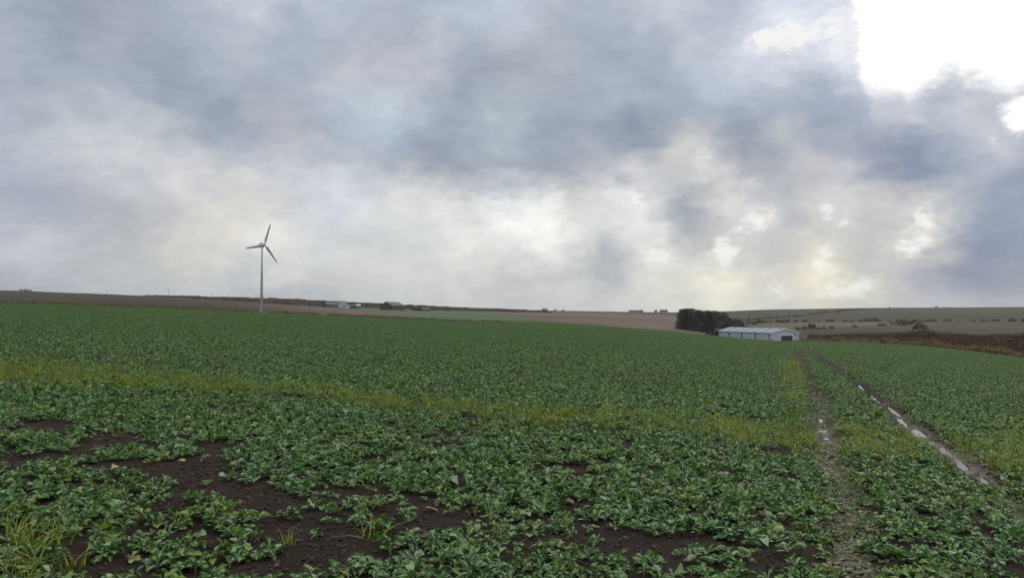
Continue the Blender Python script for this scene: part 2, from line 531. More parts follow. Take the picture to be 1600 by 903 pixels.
# puddles lying in the ruts: photo point, half width, half length
PUD = [(1432, 672, .14, .60), (1412, 656, .06, .8), (1451, 687, .05, .30), (1470, 700, .07, .42), (1499, 722, .07, .5), (1526, 744, .05, .3), (1390, 640, .05, 1.0), (1364, 621, .04, 1.3), (1340, 604, .04, 1.6),
       (1293, 669, .07, .20), (1284, 653, .05, .34), (1301, 680, .05, .16), (1289, 686, .04, .13), (1186, 657, .12, .12), (1197, 659, .07, .08)]
PUDDLES = []
for px, py, hw, hl in PUD:
    x, y = hit(px, py)
    q = min(RUTS, key=lambda q: np.min(np.hypot(q[:, 0] - x, q[:, 1] - y)))
    i = int(np.argmin(np.hypot(q[:, 0] - x, q[:, 1] - y)))
    i = min(max(i, 1), len(q) - 2)
    t = q[i + 1] - q[i - 1]
    ang = math.atan2(t[1], t[0])
    if px > 1200:
        yc = y
        o = np.argsort(q[:, 1])
        x = float(np.interp(yc, q[o, 1], q[o, 0])) + 0.20 * (float(vnoise(np.array(yc * .55), np.array(q[0, 0]))) - .5)
    else:
        ang = 0.1
    PUDDLES.append((x, y, ang, hl, hw, float(base_z(x, y)) - 0.055))


def ground_z(x, y):
    x, y = np.asarray(x, float), np.asarray(y, float)
    z = base_z(x, y)
    d = np.hypot(x, y)
    near = np.clip(1 - d / 45, 0, 1)
    z = z + near * (0.055 * fbm(x * 4.5, y * 4.5, 4) + 0.05 * fbm(x * 0.9, y * 0.9, 3)) + np.clip(1 - d / 20, 0, 1) * 0.05 * np.abs(fbm(x * 11, y * 11, 3))
    z = z + np.clip(d / 400 - .4, 0, 1.5) * 1.1 * fbm(x * 0.02, y * 0.02, 4)
    for r in rut_dist(x, y):
        ok = (y > 3) & (d < edge_d(px_of(x, y)))
        z = z - ok * 0.085 * np.exp(-(r / 0.24) ** 2) * (0.75 + 0.5 * vnoise(x * 2.1, y * 2.1)) + ok * 0.035 * np.exp(-((r - 0.42) / 0.13) ** 2)
    for (a, b, an, hl, hw, z0) in PUDDLES:
        u = ((x - a) * math.cos(an) + (y - b) * math.sin(an)) / hl
        v = (-(x - a) * math.sin(an) + (y - b) * math.cos(an)) / hw
        r = np.hypot(u, v) + 1.7 * fbm(x * 6.5, y * 6.5, 3)
        k = np.clip((2.1 - r) / 0.9, 0, 1)
        k = k * k * (3 - 2 * k)
        z = z * (1 - k) + (z0 + (np.clip(r, 0, 1.6) - 0.95) * 0.10) * k
    return z


def gz(x, y):
    return float(ground_z(np.array([x]), np.array([y]))[0])


def at(px, d):
    """ground point in photo column px at distance d"""
    a = azel(px, HORIZON)[0]
    x, y = math.sin(a) * d, math.cos(a) * d
    return x, y, gz(x, y)


def proj(x, y, z):
    sp, cp = math.sin(PITCH), math.cos(PITCH)
    zz = np.asarray(z) - EYE
    dep = y * cp + zz * sp
    up = -y * sp + zz * cp
    dep = np.maximum(dep, 1e-3)
    return CX + F_PX * x / dep, CY - F_PX * up / dep


# ------------------------------------------------------------------ land cover layout
BARE = [(75, 672, 34, 9), (165, 686, 36, 11), (345, 702, 46, 13), (100, 716, 60, 10), (300, 742, 85, 17), (190, 738, 70, 12), (60, 795, 40, 9),
        (330, 775, 70, 16), (420, 790, 75, 20), (250, 805, 55, 13), (475, 830, 75, 24), (500, 868, 80, 22), (440, 885, 60, 22), (330, 835, 34, 9),
        (560, 772, 55, 12), (650, 800, 75, 13), (700, 812, 60, 18), (640, 832, 60, 12), (690, 704, 28, 5), (590, 722, 26, 5), (900, 740, 30, 5),
        (950, 850, 130, 11), (1000, 868, 60, 12), (910, 790, 34, 8), (1080, 860, 60, 10), (1250, 885, 85, 18), (1160, 872, 40, 9), (130, 885, 60, 14), (240, 892, 40, 10),
        (20, 718, 40, 14), (560, 850, 60, 14), (945, 680, 40, 6), (730, 657, 26, 4), (1225, 710, 30, 8)]
STRIP = [(-400, 560, 14), (0, 588, 20), (120, 592, 19), (240, 598, 14), (370, 606, 11), (480, 612, 9), (620, 632, 10), (760, 645, 11), (900, 656, 14), (1010, 662, 14),
         (1120, 674, 17), (1240, 690, 22), (1350, 694, 22), (1450, 704, 16), (1600, 716, 18), (1900, 745, 20)]
SP = np.array(STRIP, float)


def masks(x, y):
    z = base_z(x, y)
    px, py = proj(x, y, z)
    wx = px + 46 * fbm(x * 1.3, y * 1.3, 3) * np.clip((py - 500) / 250, .2, 1.5)
    wy = py + 20 * fbm(x * 1.3 + 40, y * 1.3 + 9, 3) * np.clip((py - 500) / 250, .2, 1.5)
    bare = np.zeros_like(px)
    for (a, b, rx, ry) in BARE:
        bare = np.maximum(bare, 1.25 - np.sqrt(((wx - a) / rx) ** 2 + ((wy - b) / ry) ** 2))
    bare = np.clip(bare * 2.2, 0, 1)
    yc, hw = np.interp(wx, SP[:, 0], SP[:, 1]), np.interp(wx, SP[:, 0], SP[:, 2])
    grass = np.clip(1.5 - np.abs(wy - yc) / hw, 0, 1)
    grass = np.maximum(grass, np.clip(1.4 - np.hypot((wx - 40) / 85, (wy - 862) / 50), 0, 1))
    grass = np.maximum(grass, 0.85 * np.clip(1.4 - np.hypot((wx - 1590) / 90, (wy - 715) / 45), 0, 1))
    grass = np.maximum(grass, 0.6 * np.clip(1.4 - np.hypot((wx - 1240) / 22, (wy - 620) / 70), 0, 1))
    r1, r2 = rut_dist(x, y)
    rr = np.minimum(r1, r2) + 0.22 * fbm(x * 2.3, y * 2.3, 3)
    rut = np.clip(1.30 - rr / np.where(np.hypot(x, y) < 12, .22, .31), 0, 1)
    for (a, b, an, hl, hw_, z0) in PUDDLES:
        rut = np.maximum(rut, np.clip(1.6 - np.hypot((x - a), (y - b)) / (0.12 + 0.7 * hw_), 0, 1))
    return px, py, bare, grass, rut


# ------------------------------------------------------------------ materials
# ground: land-cover tint comes from a per-vertex colour, wetness from a second one
mt, T = material('land')
att = T.n('ShaderNodeAttribute', attribute_name='cover').outputs['Color']
wet = T.n('ShaderNodeAttribute', attribute_name='wet').outputs['Fac']
geo = T.n('ShaderNodeNewGeometry').outputs['Position']
n1 = T.noise(geo, 9.0, 8, 0.65).outputs['Fac']
n2 = T.noise(geo, 0.09, 8, 0.6).outputs['Fac']
n3 = T.noise(geo, 70.0, 4, 0.6).outputs['Fac']
var = T.m('ADD', 0.35, T.m('ADD', T.m('MULTIPLY', n1, 0.7), T.m('MULTIPLY', n2, 0.6)))
c = T.v('SCALE', att, var)
c = T.mix(T.step(n3, 0.60, 0.72), c, T.v('SCALE', att, 1.8))
c = T.mix(T.m('MULTIPLY', wet, 0.8), c, (0.048, 0.039, 0.026))
rough = T.m('SUBTRACT', 0.92, T.m('MULTIPLY', wet, T.m('ADD', 0.12, T.m('MULTIPLY', n1, 0.5))))
hgt = T.m('ADD', n1, T.m('MULTIPLY', n3, 0.35))
finish(T, principled(T, c, rough, T.m('ADD', 0.10, T.m('MULTIPLY', wet, 0.12)), bump(T, hgt, 0.9, 0.05)))

mt, T = material('water')
geo = T.n('ShaderNodeNewGeometry').outputs['Position']
nb = T.noise(geo, 9.0, 3, 0.5).outputs['Fac']
p = T.n('ShaderNodeBsdfPrincipled')
p.inputs['Base Color'].default_value = (0.16, 0.13, 0.10, 1)
p.inputs['Roughness'].default_value = 0.06
p.inputs['Specular IOR Level'].default_value = 0.5
p.inputs['IOR'].default_value = 1.33
T.put(p.inputs['Normal'], bump(T, nb, 0.12, 0.01))
finish(T, p.outputs[0])

mt, T = material('clod')
rnd = T.n('ShaderNodeObjectInfo').outputs['Random']
geo = T.n('ShaderNodeNewGeometry').outputs['Position']
nn = T.noise(geo, 60, 4).outputs['Fac']
c = T.ramp(rnd, [(0, (.024, .016, .013)), (.6, (.040, .027, .021)), (.94, (.058, .040, .032)), (1, (.11, .085, .07))])
c = T.v('SCALE', c, T.m('ADD', .6, T.m('MULTIPLY', nn, .8)))
finish(T, principled(T, c, .9, .2, bump(T, nn, .5, .01)))


def leaf_material(name, stops, ribc, trans=0.20, rough=0.45, spec=0.08, under=1.35):
    mt, T = material(name)
    oi = T.n('ShaderNodeObjectInfo').outputs['Random']
    lr = T.n('ShaderNodeAttribute', attribute_name='leaf_random').outputs['Fac']
    rib = T.n('ShaderNodeAttribute', attribute_name='rib').outputs['Fac']
    r = T.m('FRACT', T.m('ADD', T.m('MULTIPLY', oi, 7.31), lr))
    c = T.ramp(r, stops)
    geo = T.n('ShaderNodeNewGeometry')
    nn = T.noise(geo.outputs['Position'], 55, 3).outputs['Fac']
    c = T.v('SCALE', c, T.m('ADD', .65, T.m('MULTIPLY', nn, .7)))
    patch = T.noise(geo.outputs['Position'], 0.55, 3).outputs['Fac']
    c = T.v('MULTIPLY', c, T.mix(T.step(patch, .35, .65), (.92, .98, 1.08), (1.12, 1.04, .82)))
    c = T.mix(T.m('MULTIPLY', rib, .75), c, ribc)
    c = T.mix(geo.outputs['Backfacing'], c, T.v('SCALE', c, under))
    nrm = bump(T, nn, .25, .006)
    a = principled(T, c, rough, spec, nrm)
    b = T.n('ShaderNodeBsdfTranslucent')
    T.put(b.inputs[0], T.v('MULTIPLY', c, (1.3, 1.45, .6)))
    mx = T.n('ShaderNodeMixShader')
    mx.inputs[0].default_value = trans
    T.t.links.new(a, mx.inputs[1])
    T.t.links.new(b.outputs[0], mx.inputs[2])
    finish(T, mx.outputs[0])


leaf_material('rape_leaf', [(0, (.009, .026, .006)), (.3, (.025, .070, .018)), (.55, (.052, .122, .046)), (.72, (.043, .105, .017)), (.82, (.090, .165, .026)),
                            (.93, (.19, .28, .19)), (1, (.13, .15, .045))], (.24, .29, .18))
leaf_material('flat_leaf', [(0, (.035, .052, .020)), (.4, (.062, .076, .034)), (.75, (.11, .115, .064)), (.9, (.05, .075, .022)), (1, (.085, .065, .035))], (.16, .16, .10), rough=.5, spec=.08)
leaf_material('dead_leaf', [(0, (.20, .15, .05)), (.5, (.24, .18, .07)), (1, (.17, .13, .06))], (.45, .38, .2), trans=.15)
leaf_material('grass_blade', [(0, (.054, .092, .014)), (.35, (.088, .126, .018)), (.7, (.122, .156, .024)), (.9, (.155, .17, .034)), (1, (.20, .18, .075))], (.24, .24, .09), rough=.5)
leaf_material('dry_grass', [(0, (.09, .062, .042)), (.3, (.14, .10, .06)), (.55, (.09, .09, .042)), (.75, (.18, .13, .08)), (1, (.07, .05, .034))], (.26, .2, .12), trans=.15, rough=.7, spec=.2)
leaf_material('rust_scrub', [(0, (.032, .017, .015)), (.4, (.056, .028, .023)), (.7, (.072, .037, .027)), (.9, (.050, .034, .025)), (1, (.085, .055, .036))], (.12, .07, .05), trans=.1, rough=.8, spec=.15)
leaf_material('heather', [(0, (.045, .033, .032)), (.5, (.065, .046, .042)), (1, (.09, .065, .055))], (.08, .06, .05), trans=.05, rough=.85, spec=.1)
leaf_material('conifer', [(0, (.022, .028, .027)), (.5, (.034, .042, .038)), (.85, (.046, .054, .044)), (1, (.06, .064, .048))], (.03, .04, .03), trans=.1, rough=.6, spec=.2)
leaf_material('gorse', [(0, (.026, .026, .018)), (.5, (.038, .036, .023)), (.85, (.050, .045, .030)), (1, (.06, .05, .035))], (.06, .05, .03), trans=.1, rough=.7, spec=.2)


def plain(name, col, rough=.6, spec=.3, var=.25, scale=2.0, metal=0.0, streak=False):
    mt, T = material(name)
    tcn = T.n('ShaderNodeTexCoord').outputs['Object']
    v = T.v('MULTIPLY', tcn, (1, 1, .12)) if streak else tcn
    nn = T.noise(v, scale, 6, .6).outputs['Fac']
    c = T.v('SCALE', tuple(col), T.m('ADD', 1 - var / 2, T.m('MULTIPLY', nn, var)))
    finish(T, principled(T, c, rough, spec, bump(T, nn, .1, .01), metal))


plain('wall_sheet', (.43, .46, .54), .55, .35, .25, 1.2, streak=True)
plain('side_sheet', (.38, .44, .48), .55, .35, .3, 1.0, streak=True)
plain('roof_sheet', (.15, .17, .21), .75, .2, .3, .8)
plain('skylight', (.28, .31, .35), .35, .5, .15, 1.5)
plain('dark_trim', (.055, .07, .085), .5, .3)
plain('dark_door', (.028, .028, .042), .6, .3, .4, 1.5)
plain('white_trim', (.66, .68, .72), .5, .3)
plain('turbine_white', (.28, .295, .31), .45, .4, .18, .8, streak=True)
plain('blade_grey', (.26, .275, .29), .4, .45, .15, 1.0)
plain('concrete', (.30, .29, .27), .85, .2, .4, 3)
plain('white_render', (.42, .42, .41), .8, .2, .2, 1)
plain('slate_roof', (.10, .10, .11), .6, .3, .4, 2)
plain('grey_render', (.13, .125, .125), .8, .2, .3, 1)
plain('dark_timber', (.035, .031, .030), .8, .2, .5, 1.5, streak=True)
plain('rusty_sheet', (.085, .080, .082), .7, .3, .5, .7, streak=True)
plain('window_dark', (.03, .035, .04), .15, .5, .1)
plain('pole_wood', (.10, .085, .07), .8, .2, .4, 2)
plain('bark', (.055, .043, .035), .9, .1, .5, 3)
plain('stalk', (.16, .21, .10), .5, .3, .3, 20)
plain('black_plastic', (.02, .02, .022), .4, .4, .2)

# ------------------------------------------------------------------ ground sheet
az_in = np.linspace(-R(40), R(40), 980)
az_out = np.r_[np.linspace(R(40), R(320), 120)[1:-1]]
AZS = np.r_[az_in, az_out]
dd = [0.35]
while dd[-1] < 4200:
    d = dd[-1]
    dd.append(d + (0.05 if d < 4 else d * (0.0062 if d < 13 else 0.0125 if d < 60 else 0.016 if d < 1500 else 0.05)))
dd = np.array(dd)
Dg, Ag = np.meshgrid(dd, AZS, indexing='ij')
X, Y = np.sin(Ag) * Dg, np.cos(Ag) * Dg
X, Y = X.ravel(), Y.ravel()
Z = ground_z(X, Y)
nr, nc = len(dd), len(AZS)
V = np.c_[X, Y, Z]
V = np.vstack([V, [[0, 0, gz(0, 0.001)]]])
ii, jj = np.meshgrid(np.arange(nr - 1), np.arange(nc), indexing='ij')
j2 = (jj + 1) % nc
quads = np.stack([ii * nc + jj, (ii + 1) * nc + jj, (ii + 1) * nc + j2, ii * nc + j2], -1).reshape(-1, 4)[:, ::-1]
fan = np.array([[nr * nc, (k + 1) % nc, k] for k in range(nc)])
me = bpy.data.meshes.new('ground')
me.vertices.add(len(V)); me.vertices.foreach_set('co', V.ravel())
me.loops.add(len(quads) * 4 + len(fan) * 3)
me.loops.foreach_set('vertex_index', np.r_[quads.ravel(), fan.ravel()])
me.polygons.add(len(quads) + len(fan))
me.polygons.foreach_set('loop_start', np.r_[np.arange(len(quads)) * 4, len(quads) * 4 + np.arange(len(fan)) * 3])
me.polygons.foreach_set('loop_total', np.r_[np.full(len(quads), 4), np.full(len(fan), 3)])
me.polygons.foreach_set('use_smooth', np.ones(len(quads) + len(fan), bool))
me.update(calc_edges=True)
me.validate()

# land cover per vertex (colours of soil, stubble, rough grass, moor and pasture)
D = np.hypot(X, Y)
PX = np.clip(px_of(X, Y), -500, 2100)
PX[np.cos(np.arctan2(X, Y)) < 0.2] = -500
DE = edge_d(PX)
n_lo = fbm(X * 0.012, Y * 0.012, 4)
n_hi = fbm(X * 0.08, Y * 0.08, 3)
SOIL = np.array([.026, .018, .0145])
SOILFAR = np.array([.035, .038, .020])
TAN = np.array([.026, .023, .011])
BROWN = np.array([.082, .058, .046])
MOOR = np.array([.055, .042, .040])
GREEN = np.array([.050, .076, .036])
PAST = np.array([.027, .028, .012])
RUST = np.array([.050, .035, .028])
PALE = np.array([.058, .045, .029])
cov = np.empty((len(X), 3))


def blend(c, k):
    k = np.clip(k, 0, 1)[:, None]
    cov[:] = cov * (1 - k) + np.asarray(c) * k


def sm(a, b, x):
    t = np.clip((x - a) / (b - a), 0, 1)
    return t * t * (3 - 2 * t)


cov[:] = SOIL
blend(SOILFAR, sm(60, 200, D))
far = (D > DE).astype(float)
I = lambda pts: np.interp(PX, [p[0] for p in pts], [p[1] for p in pts])
Dn = D * (1 + 0.06 * n_hi)
left = far * (PX < 1120)
blend(TAN, far)
blend(BROWN, far * sm(300, 560, PX) * (PX < 1120))
blend(TAN * [1.1, 1.1, 1.1], far * sm(800, 1000, D) * sm(840, 960, PX))
moor0 = I([(-500, 5000), (180, 1100), (230, 945), (300, 800), (408, 640), (480, 660), (620, 760), (700, 760), (780, 790), (850, 900), (880, 3000), (2100, 5000)])
moor1 = I([(-500, 9000), (700, 9000), (720, 1050), (780, 950), (850, 960), (2100, 960)])
blend(MOOR, far * (Dn > moor0) * (Dn < moor1))
blend(TAN * [.8, .85, .85], far * (Dn > moor1) * (PX > 700) * (PX < 880))
g0 = I([(520, 690), (545, 560), (600, 420), (640, 330), (700, 300), (780, 322), (800, 330), (840, 330)])
g1 = I([(520, 690), (560, 700), (620, 735), (700, 745), (780, 740), (800, 560), (840, 335)])
blend(GREEN, far * (D > g0) * (D < g1) * (PX > 520) * (PX < 840))
# right-hand hill
rt = far * sm(1095, 1150, PX + 30 * n_hi)
blend(PAST, rt)
blend(TAN * [.9, .85, .85], rt * (D < 470))
blend(RUST, rt * sm(1150, 1330, PX) * (D < 330 + 60 * n_hi))
blend(PALE, rt * (Dn > I([(1100, 470), (1250, 480), (1500, 620)])) * (Dn < I([(1100, 480), (1180, 560), (1250, 640), (1400, 660), (1500, 600)])))
blend(TAN * [.85, .84, .85], rt * (Dn > 700) * (PX > 1200) * (n_lo > -.35))
blend(PAST * [.82, .85, .85], rt * (D > I([(1100, 700), (1180, 720), (1340, 1300), (1400, 5000)])))
blend(TAN * [.85, .80, .85], rt * (D > 800) * sm(1330, 1450, PX))
cov *= (1 + 0.8 * n_lo + 0.5 * n_hi)[:, None]
_, _, bare, grs, rut = masks(X, Y)
wetv = np.where((D < DE) & (Y > 2), rut * np.clip(1.9 - D / 14, 0, 1), 0)
cov = np.vstack([cov, [SOIL]])
rgba = np.c_[np.clip(cov, .008, 1), np.ones(len(cov))].astype(np.float32)
ca = me.attributes.new('cover', 'FLOAT_COLOR', 'POINT'); ca.data.foreach_set('color', rgba.ravel())
wa = me.attributes.new('wet', 'FLOAT', 'POINT'); wa.data.foreach_set('value', np.r_[wetv, 0].astype(np.float32))
me.materials.append(MATS['land'])
tag(ob('ground', me), kind='structure')

# puddles
for k, (a, b, an, hl, hw, z0) in enumerate(PUDDLES):
    mb = MB()
    nseg = 28
    pts = [(a, b, z0)]
    for i in range(nseg):
        t = 2 * math.pi * i / nseg
        rr = 1.22 + .12 * math.sin(3 * t + k)
        u, v = math.cos(t) * hl * rr, math.sin(t) * hw * rr
        pts.append((a + u * math.cos(an) - v * math.sin(an), b + u * math.sin(an) + v * math.cos(an), z0))
    mb.add(pts, [(0, i + 1, (i + 1) % nseg + 1) for i in range(nseg)])
    tag(ob('puddle', mb.mesh('puddle', 'water')), kind='structure')

# ------------------------------------------------------------------ scatter (for what nobody could count)
PROTO = {}


def scatter(name, pts, rotz, tilt, scale, idx, protos, label, cat):
    """one object; geometry nodes set the protos on its points"""
    colp = bpy.data.collections.new('kit_' + name)
    for i, m_ in enumerate(protos):
        colp.objects.link(bpy.data.objects.new('%s_%02d' % (name, i), m_))
    me = bpy.data.meshes.new(name)
    n = len(pts)
    me.vertices.add(n); me.vertices.foreach_set('co', np.asarray(pts, np.float32).ravel())
    rot = np.c_[tilt[:, 0], tilt[:, 1], rotz].astype(np.float32)
    at_ = me.attributes.new('rot', 'FLOAT_VECTOR', 'POINT'); at_.data.foreach_set('vector', rot.ravel())
    at_ = me.attributes.new('scl', 'FLOAT', 'POINT'); at_.data.foreach_set('value', np.asarray(scale, np.float32))
    at_ = me.attributes.new('idx', 'INT', 'POINT'); at_.data.foreach_set('value', np.asarray(idx, np.int32))
    o = ob(name, me)
    g = bpy.data.node_groups.new('scatter_' + name, 'GeometryNodeTree')
    g.interface.new_socket('Geometry', in_out='INPUT', socket_type='NodeSocketGeometry')
    g.interface.new_socket('Geometry', in_out='OUTPUT', socket_type='NodeSocketGeometry')
    N = g.nodes
    gi, go = N.new('NodeGroupInput'), N.new('NodeGroupOutput')
    ci = N.new('GeometryNodeCollectionInfo')
    ci.inputs['Collection'].default_value = colp
    ci.inputs['Separate Children'].default_value = True
    ci.inputs['Reset Children'].default_value = True
    ip = N.new('GeometryNodeInstanceOnPoints')
    ip.inputs['Pick Instance'].default_value = True

    def na(nm, ty):
        q = N.new('GeometryNodeInputNamedAttribute')
        q.data_type = ty
        q.inputs['Name'].default_value = nm
        return q.outputs[0]
    L = g.links
    L.new(gi.outputs[0], ip.inputs['Points'])
    L.new(ci.outputs[0], ip.inputs['Instance'])
    L.new(na('idx', 'INT'), ip.inputs['Instance Index'])
    L.new(na('rot', 'FLOAT_VECTOR'), ip.inputs['Rotation'])
    L.new(na('scl', 'FLOAT'), ip.inputs['Scale'])
    L.new(ip.outputs[0], go.inputs[0])
    md = o.modifiers.new('scatter', 'NODES')
    md.node_group = g
    tag(o, label, cat, kind='stuff')
    return o


def with_attrs(me, leaf_random, rib):
    a = me.attributes.new('leaf_random', 'FLOAT', 'POINT'); a.data.foreach_set('value', np.asarray(leaf_random, np.float32))
    a = me.attributes.new('rib', 'FLOAT', 'POINT'); a.data.foreach_set('value', np.asarray(rib, np.float32))
    return me


# ------------------------------------------------------------------ rape leaves and plants
def leaf_geo(rg, stations=7, across=5, L=1.0, flat=False):
    """stalk + lobed wavy blade along +X, returns verts, faces, rib"""
    ts = np.linspace(0, 1, stations) if stations < 6 else np.array([0, .26, .36, .5, .66, .84, 1.0])
    prof = np.interp(ts, [0, .24, .30, .40, .55, .72, .88, 1.0], [.016, .018, .11, .12, .24, .27, .18, .03])
    prof = prof * rg.uniform(.85, 1.2)
    lift = rg.uniform(.35, .75) if not flat else .02
    droop = lift * rg.uniform(.6, 1.7) if not flat else 0.0
    cup = rg.uniform(-.7, .9)
    cs = np.linspace(-1, 1, across)
    twist = rg.uniform(-.35, .35)
    V, rib = [], []
    for i, t in enumerate(ts):
        x = L * t * (1 - .12 * t)
        zc = L * (lift * t - droop * t * t * .9)
        yb = .08 * L * math.sin(t * 3 + rg.uniform(-.3, .3))
        for c in cs:
            e = abs(c)
            w = prof[i] * L * (1 + (rg.uniform(-.36, .36) if e > .9 and 0 < i else 0))
            yy = w * c
            zz = cup * e * e * prof[i] * L + (rg.uniform(-.34, .34) * prof[i] * L if e > .3 and not flat else rg.uniform(0, .05) * prof[i] * L)
            zz += twist * t * yy
            xx = x + (rg.uniform(-.045, .045) * L if e > .9 and i > 1 else 0) - (.05 * L * e if i == len(ts) - 1 else 0)
            V.append((xx, yy + yb, zc + zz))
            rib.append(max(0.0, 1 - e * 3.2) * (1.0 if t < .9 else .4) if t > .27 else .8)
    n = across
    Fc = [(i * n + k, (i + 1) * n + k, (i + 1) * n + k + 1, i * n + k + 1) for i in range(len(ts) - 1) for k in range(n - 1)]
    return np.array(V), Fc, rib


LEAVES = []
for s in range(14):
    rg = random.Random(100 + s)
    V_, F_, r_ = leaf_geo(rg)
    LEAVES.append(with_attrs(mesh('leaf', V_, F_, 'rape_leaf', True), [0] * len(V_), r_))


def rosette(rg, n, stations=7, across=5, size=(.058, .125), flat=False):
    """list of (leaf placement matrix, size) for one plant"""
    out = []
    a0 = rg.uniform(0, 6.28)
    for k in range(n):
        az = a0 + k * 2.4 + rg.uniform(-.35, .35)
        inner = k / max(n - 1, 1)
        tilt = -(R(2) + R(40) * inner * rg.uniform(.5, 1.2))
        s = rg.uniform(*size) * (1 - .35 * inner)
        out.append((az, tilt, rg.uniform(-.4, .4), s, .015 + .02 * inner))
    return out


def plant_mesh(seed, nplants, spread, mat, stations=7, across=5, nleaf=(7, 10), size=(.058, .125), flat=False, lone=False):
    rg = random.Random(seed)
    V, Fc, lr, rb = [], [], [], []
    for _ in range(nplants):
        r_, t_ = spread * math.sqrt(rg.random()), rg.uniform(0, 6.28)
        px_, py_ = (0, 0) if nplants == 1 else (r_ * math.cos(t_), r_ * math.sin(t_))
        for az, tilt, roll, s, h in rosette(rg, rg.randint(*nleaf), size=size):
            v, f, rib = leaf_geo(rg, stations, across, flat=flat)
            M = Matrix.Translation((px_, py_, h if not flat else .012)) @ Matrix.Rotation(az, 4, 'Z') @ Matrix.Rotation(0 if flat else tilt, 4, 'Y') @ Matrix.Rotation(0 if flat else roll, 4, 'X') @ Matrix.Scale(s, 4)
            n0 = len(V)
            V += [tuple(M @ Vector(q)) for q in v]
            Fc += [tuple(i + n0 for i in q) for q in f]
            q = rg.random()
            lr += [q] * len(v)
            rb += rib
    return with_attrs(mesh('crop', V, Fc, mat, True), lr, rb)


def sample_wedge(d0, d1, dens, amax=R(39)):
    area = amax * (d1 * d1 - d0 * d0)
    n = int(area * dens)
    d = np.sqrt(RNG.uniform(d0 * d0, d1 * d1, n))
    a = RNG.uniform(-amax, amax, n)
    return np.sin(a) * d, np.cos(a) * d


def thin(x, y, keepf):
    px, py, bare, grass, rut = masks(x, y)
    d = np.hypot(x, y)
    k = keepf(px, py, bare, grass, rut, d)
    k = k * (d < edge_d(np.clip(px, -500, 2100)) - 1.5)
    for (a, b, an, hl, hw, z0) in PUDDLES:
        u = ((x - a) * math.cos(an) + (y - b) * math.sin(an)) / (hl + .12)
        v = (-(x - a) * math.sin(an) + (y - b) * math.cos(an)) / (hw + .12)
        k = k * (u * u + v * v > 1.5)
    s = RNG.random(len(x)) < k
    return x[s], y[s]


def rape_keep(px, py, bare, grass, rut, d):
    return np.clip(1 - 0.955 * bare, 0, 1) * (1 - .62 * grass) * (1 - np.where(d > 12, .97, .82) * rut)


# near plants: each a thing with its leaves
xa, ya = sample_wedge(3.2, 22, 74)
xb, yb = sample_wedge(22, 46, 40)
x, y = thin(np.r_[xa, xb], np.r_[ya, yb], rape_keep)
z = ground_z(x, y)
px, py = proj(x, y, z + .05)
d = np.hypot(x, y)
inview = (px > -10) & (px < 1610) & (py < 925)
order = np.argsort(d + np.where(inview, 0, 1e4))[:300]
single = np.zeros(len(x), bool)
single[order] = True
r1, r2 = rut_dist(x, y)
_, _, bare_, grass_, rut_ = masks(x, y)
stem_me = MB().tube([(0, 0, -.015), (0, 0, .012), (.002, 0, .035)], [.007, .006, .004], 6).mesh('stem', 'stalk')
rg = random.Random(5)
for i in order:
    e = bpy.data.objects.new('rape_plant', None)
    e.empty_display_size = .05
    COL.objects.link(e)
    e.location = (x[i], y[i], z[i])
    e.rotation_euler = (0, 0, rg.uniform(0, 6.28))
    if min(r1[i], r2[i]) < .75:
        tag(e, 'green oilseed rape plant at the edge of the muddy wheel ruts', 'crop plant', 'rape plants beside the wheel ruts')
    elif bare_[i] > .02:
        tag(e, 'lone green oilseed rape plant rooted on a patch of bare brown soil', 'crop plant', 'rape plants on bare soil patches')
    elif grass_[i] > .3:
        tag(e, 'green oilseed rape plant growing among yellow-green grass', 'crop plant', 'rape plants among grass')
    else:
        tag(e, 'low green oilseed rape plant with wavy leaves in the dense leafy crop', 'crop plant', 'rape plants in the dense crop')
    ob('stem', stem_me, e)
    sc_ = rg.uniform(.7, 1.4)
    if 'dense' in e['label'] and sc_ > 1.2:
        tag(e, 'large oilseed rape plant standing above its neighbours in the dense crop', None, 'large rape plants in the dense crop')
    elif 'dense' in e['label'] and sc_ < .88:
        tag(e, 'small oilseed rape seedling half hidden in the dense crop', None, 'small rape plants in the dense crop')
    for az, tilt, roll, s, h in rosette(rg, rg.randint(7, 9)):
        ob('leaf', rg.choice(LEAVES), e, (0, 0, h), Euler((roll, tilt, az), 'XYZ'), s * sc_)

rest = ~single
x, y, z = x[rest], y[rest], z[rest]
n = len(x)
protos = [plant_mesh(200 + k, 1, 0, 'rape_leaf') for k in range(12)]
scatter('rape_crop', np.c_[x, y, z], RNG.uniform(0, 6.28, n), RNG.normal(0, .08, (n, 2)), RNG.uniform(.6, 1.45, n) * (.75 + .5 * vnoise(x * 1.1, y * 1.1)), RNG.integers(0, 12, n), protos,
        'dense low crop of green oilseed rape plants covering the near field', 'crop')
# middle distance: clumps
def rmin(x, y):
    return np.minimum(*rut_dist(x, y))


xa, ya = sample_wedge(44, 125, 2.1)
xb, yb = sample_wedge(123, 330, 4.2, R(39))
q_ = rmin(xb, yb) < 3.0
x, y = np.r_[xa, xb[q_]], np.r_[ya, yb[q_]]
q_ = rmin(x, y) > np.where(np.hypot(x, y) > 60, .48, .55)
x, y = x[q_], y[q_]
x, y = thin(x, y, lambda px, py, bare, grass, rut, d: np.clip(1 - .9 * bare, 0, 1) * (1 - .6 * grass))
n = len(x)
protos = [plant_mesh(300 + k, 16, .42, 'rape_leaf', 7, 5, (7, 9), (.065, .145)) for k in range(8)]
scatter('rape_crop', np.c_[x, y, ground_z(x, y)], RNG.uniform(0, 6.28, n), RNG.normal(0, .04, (n, 2)), RNG.uniform(.8, 1.25, n), RNG.integers(0, 8, n), protos,
        'even green carpet of oilseed rape in the middle of the field', 'crop')
x, y = sample_wedge(123, 350, .36)
q_ = rmin(x, y) > 2.4
x, y = x[q_], y[q_]
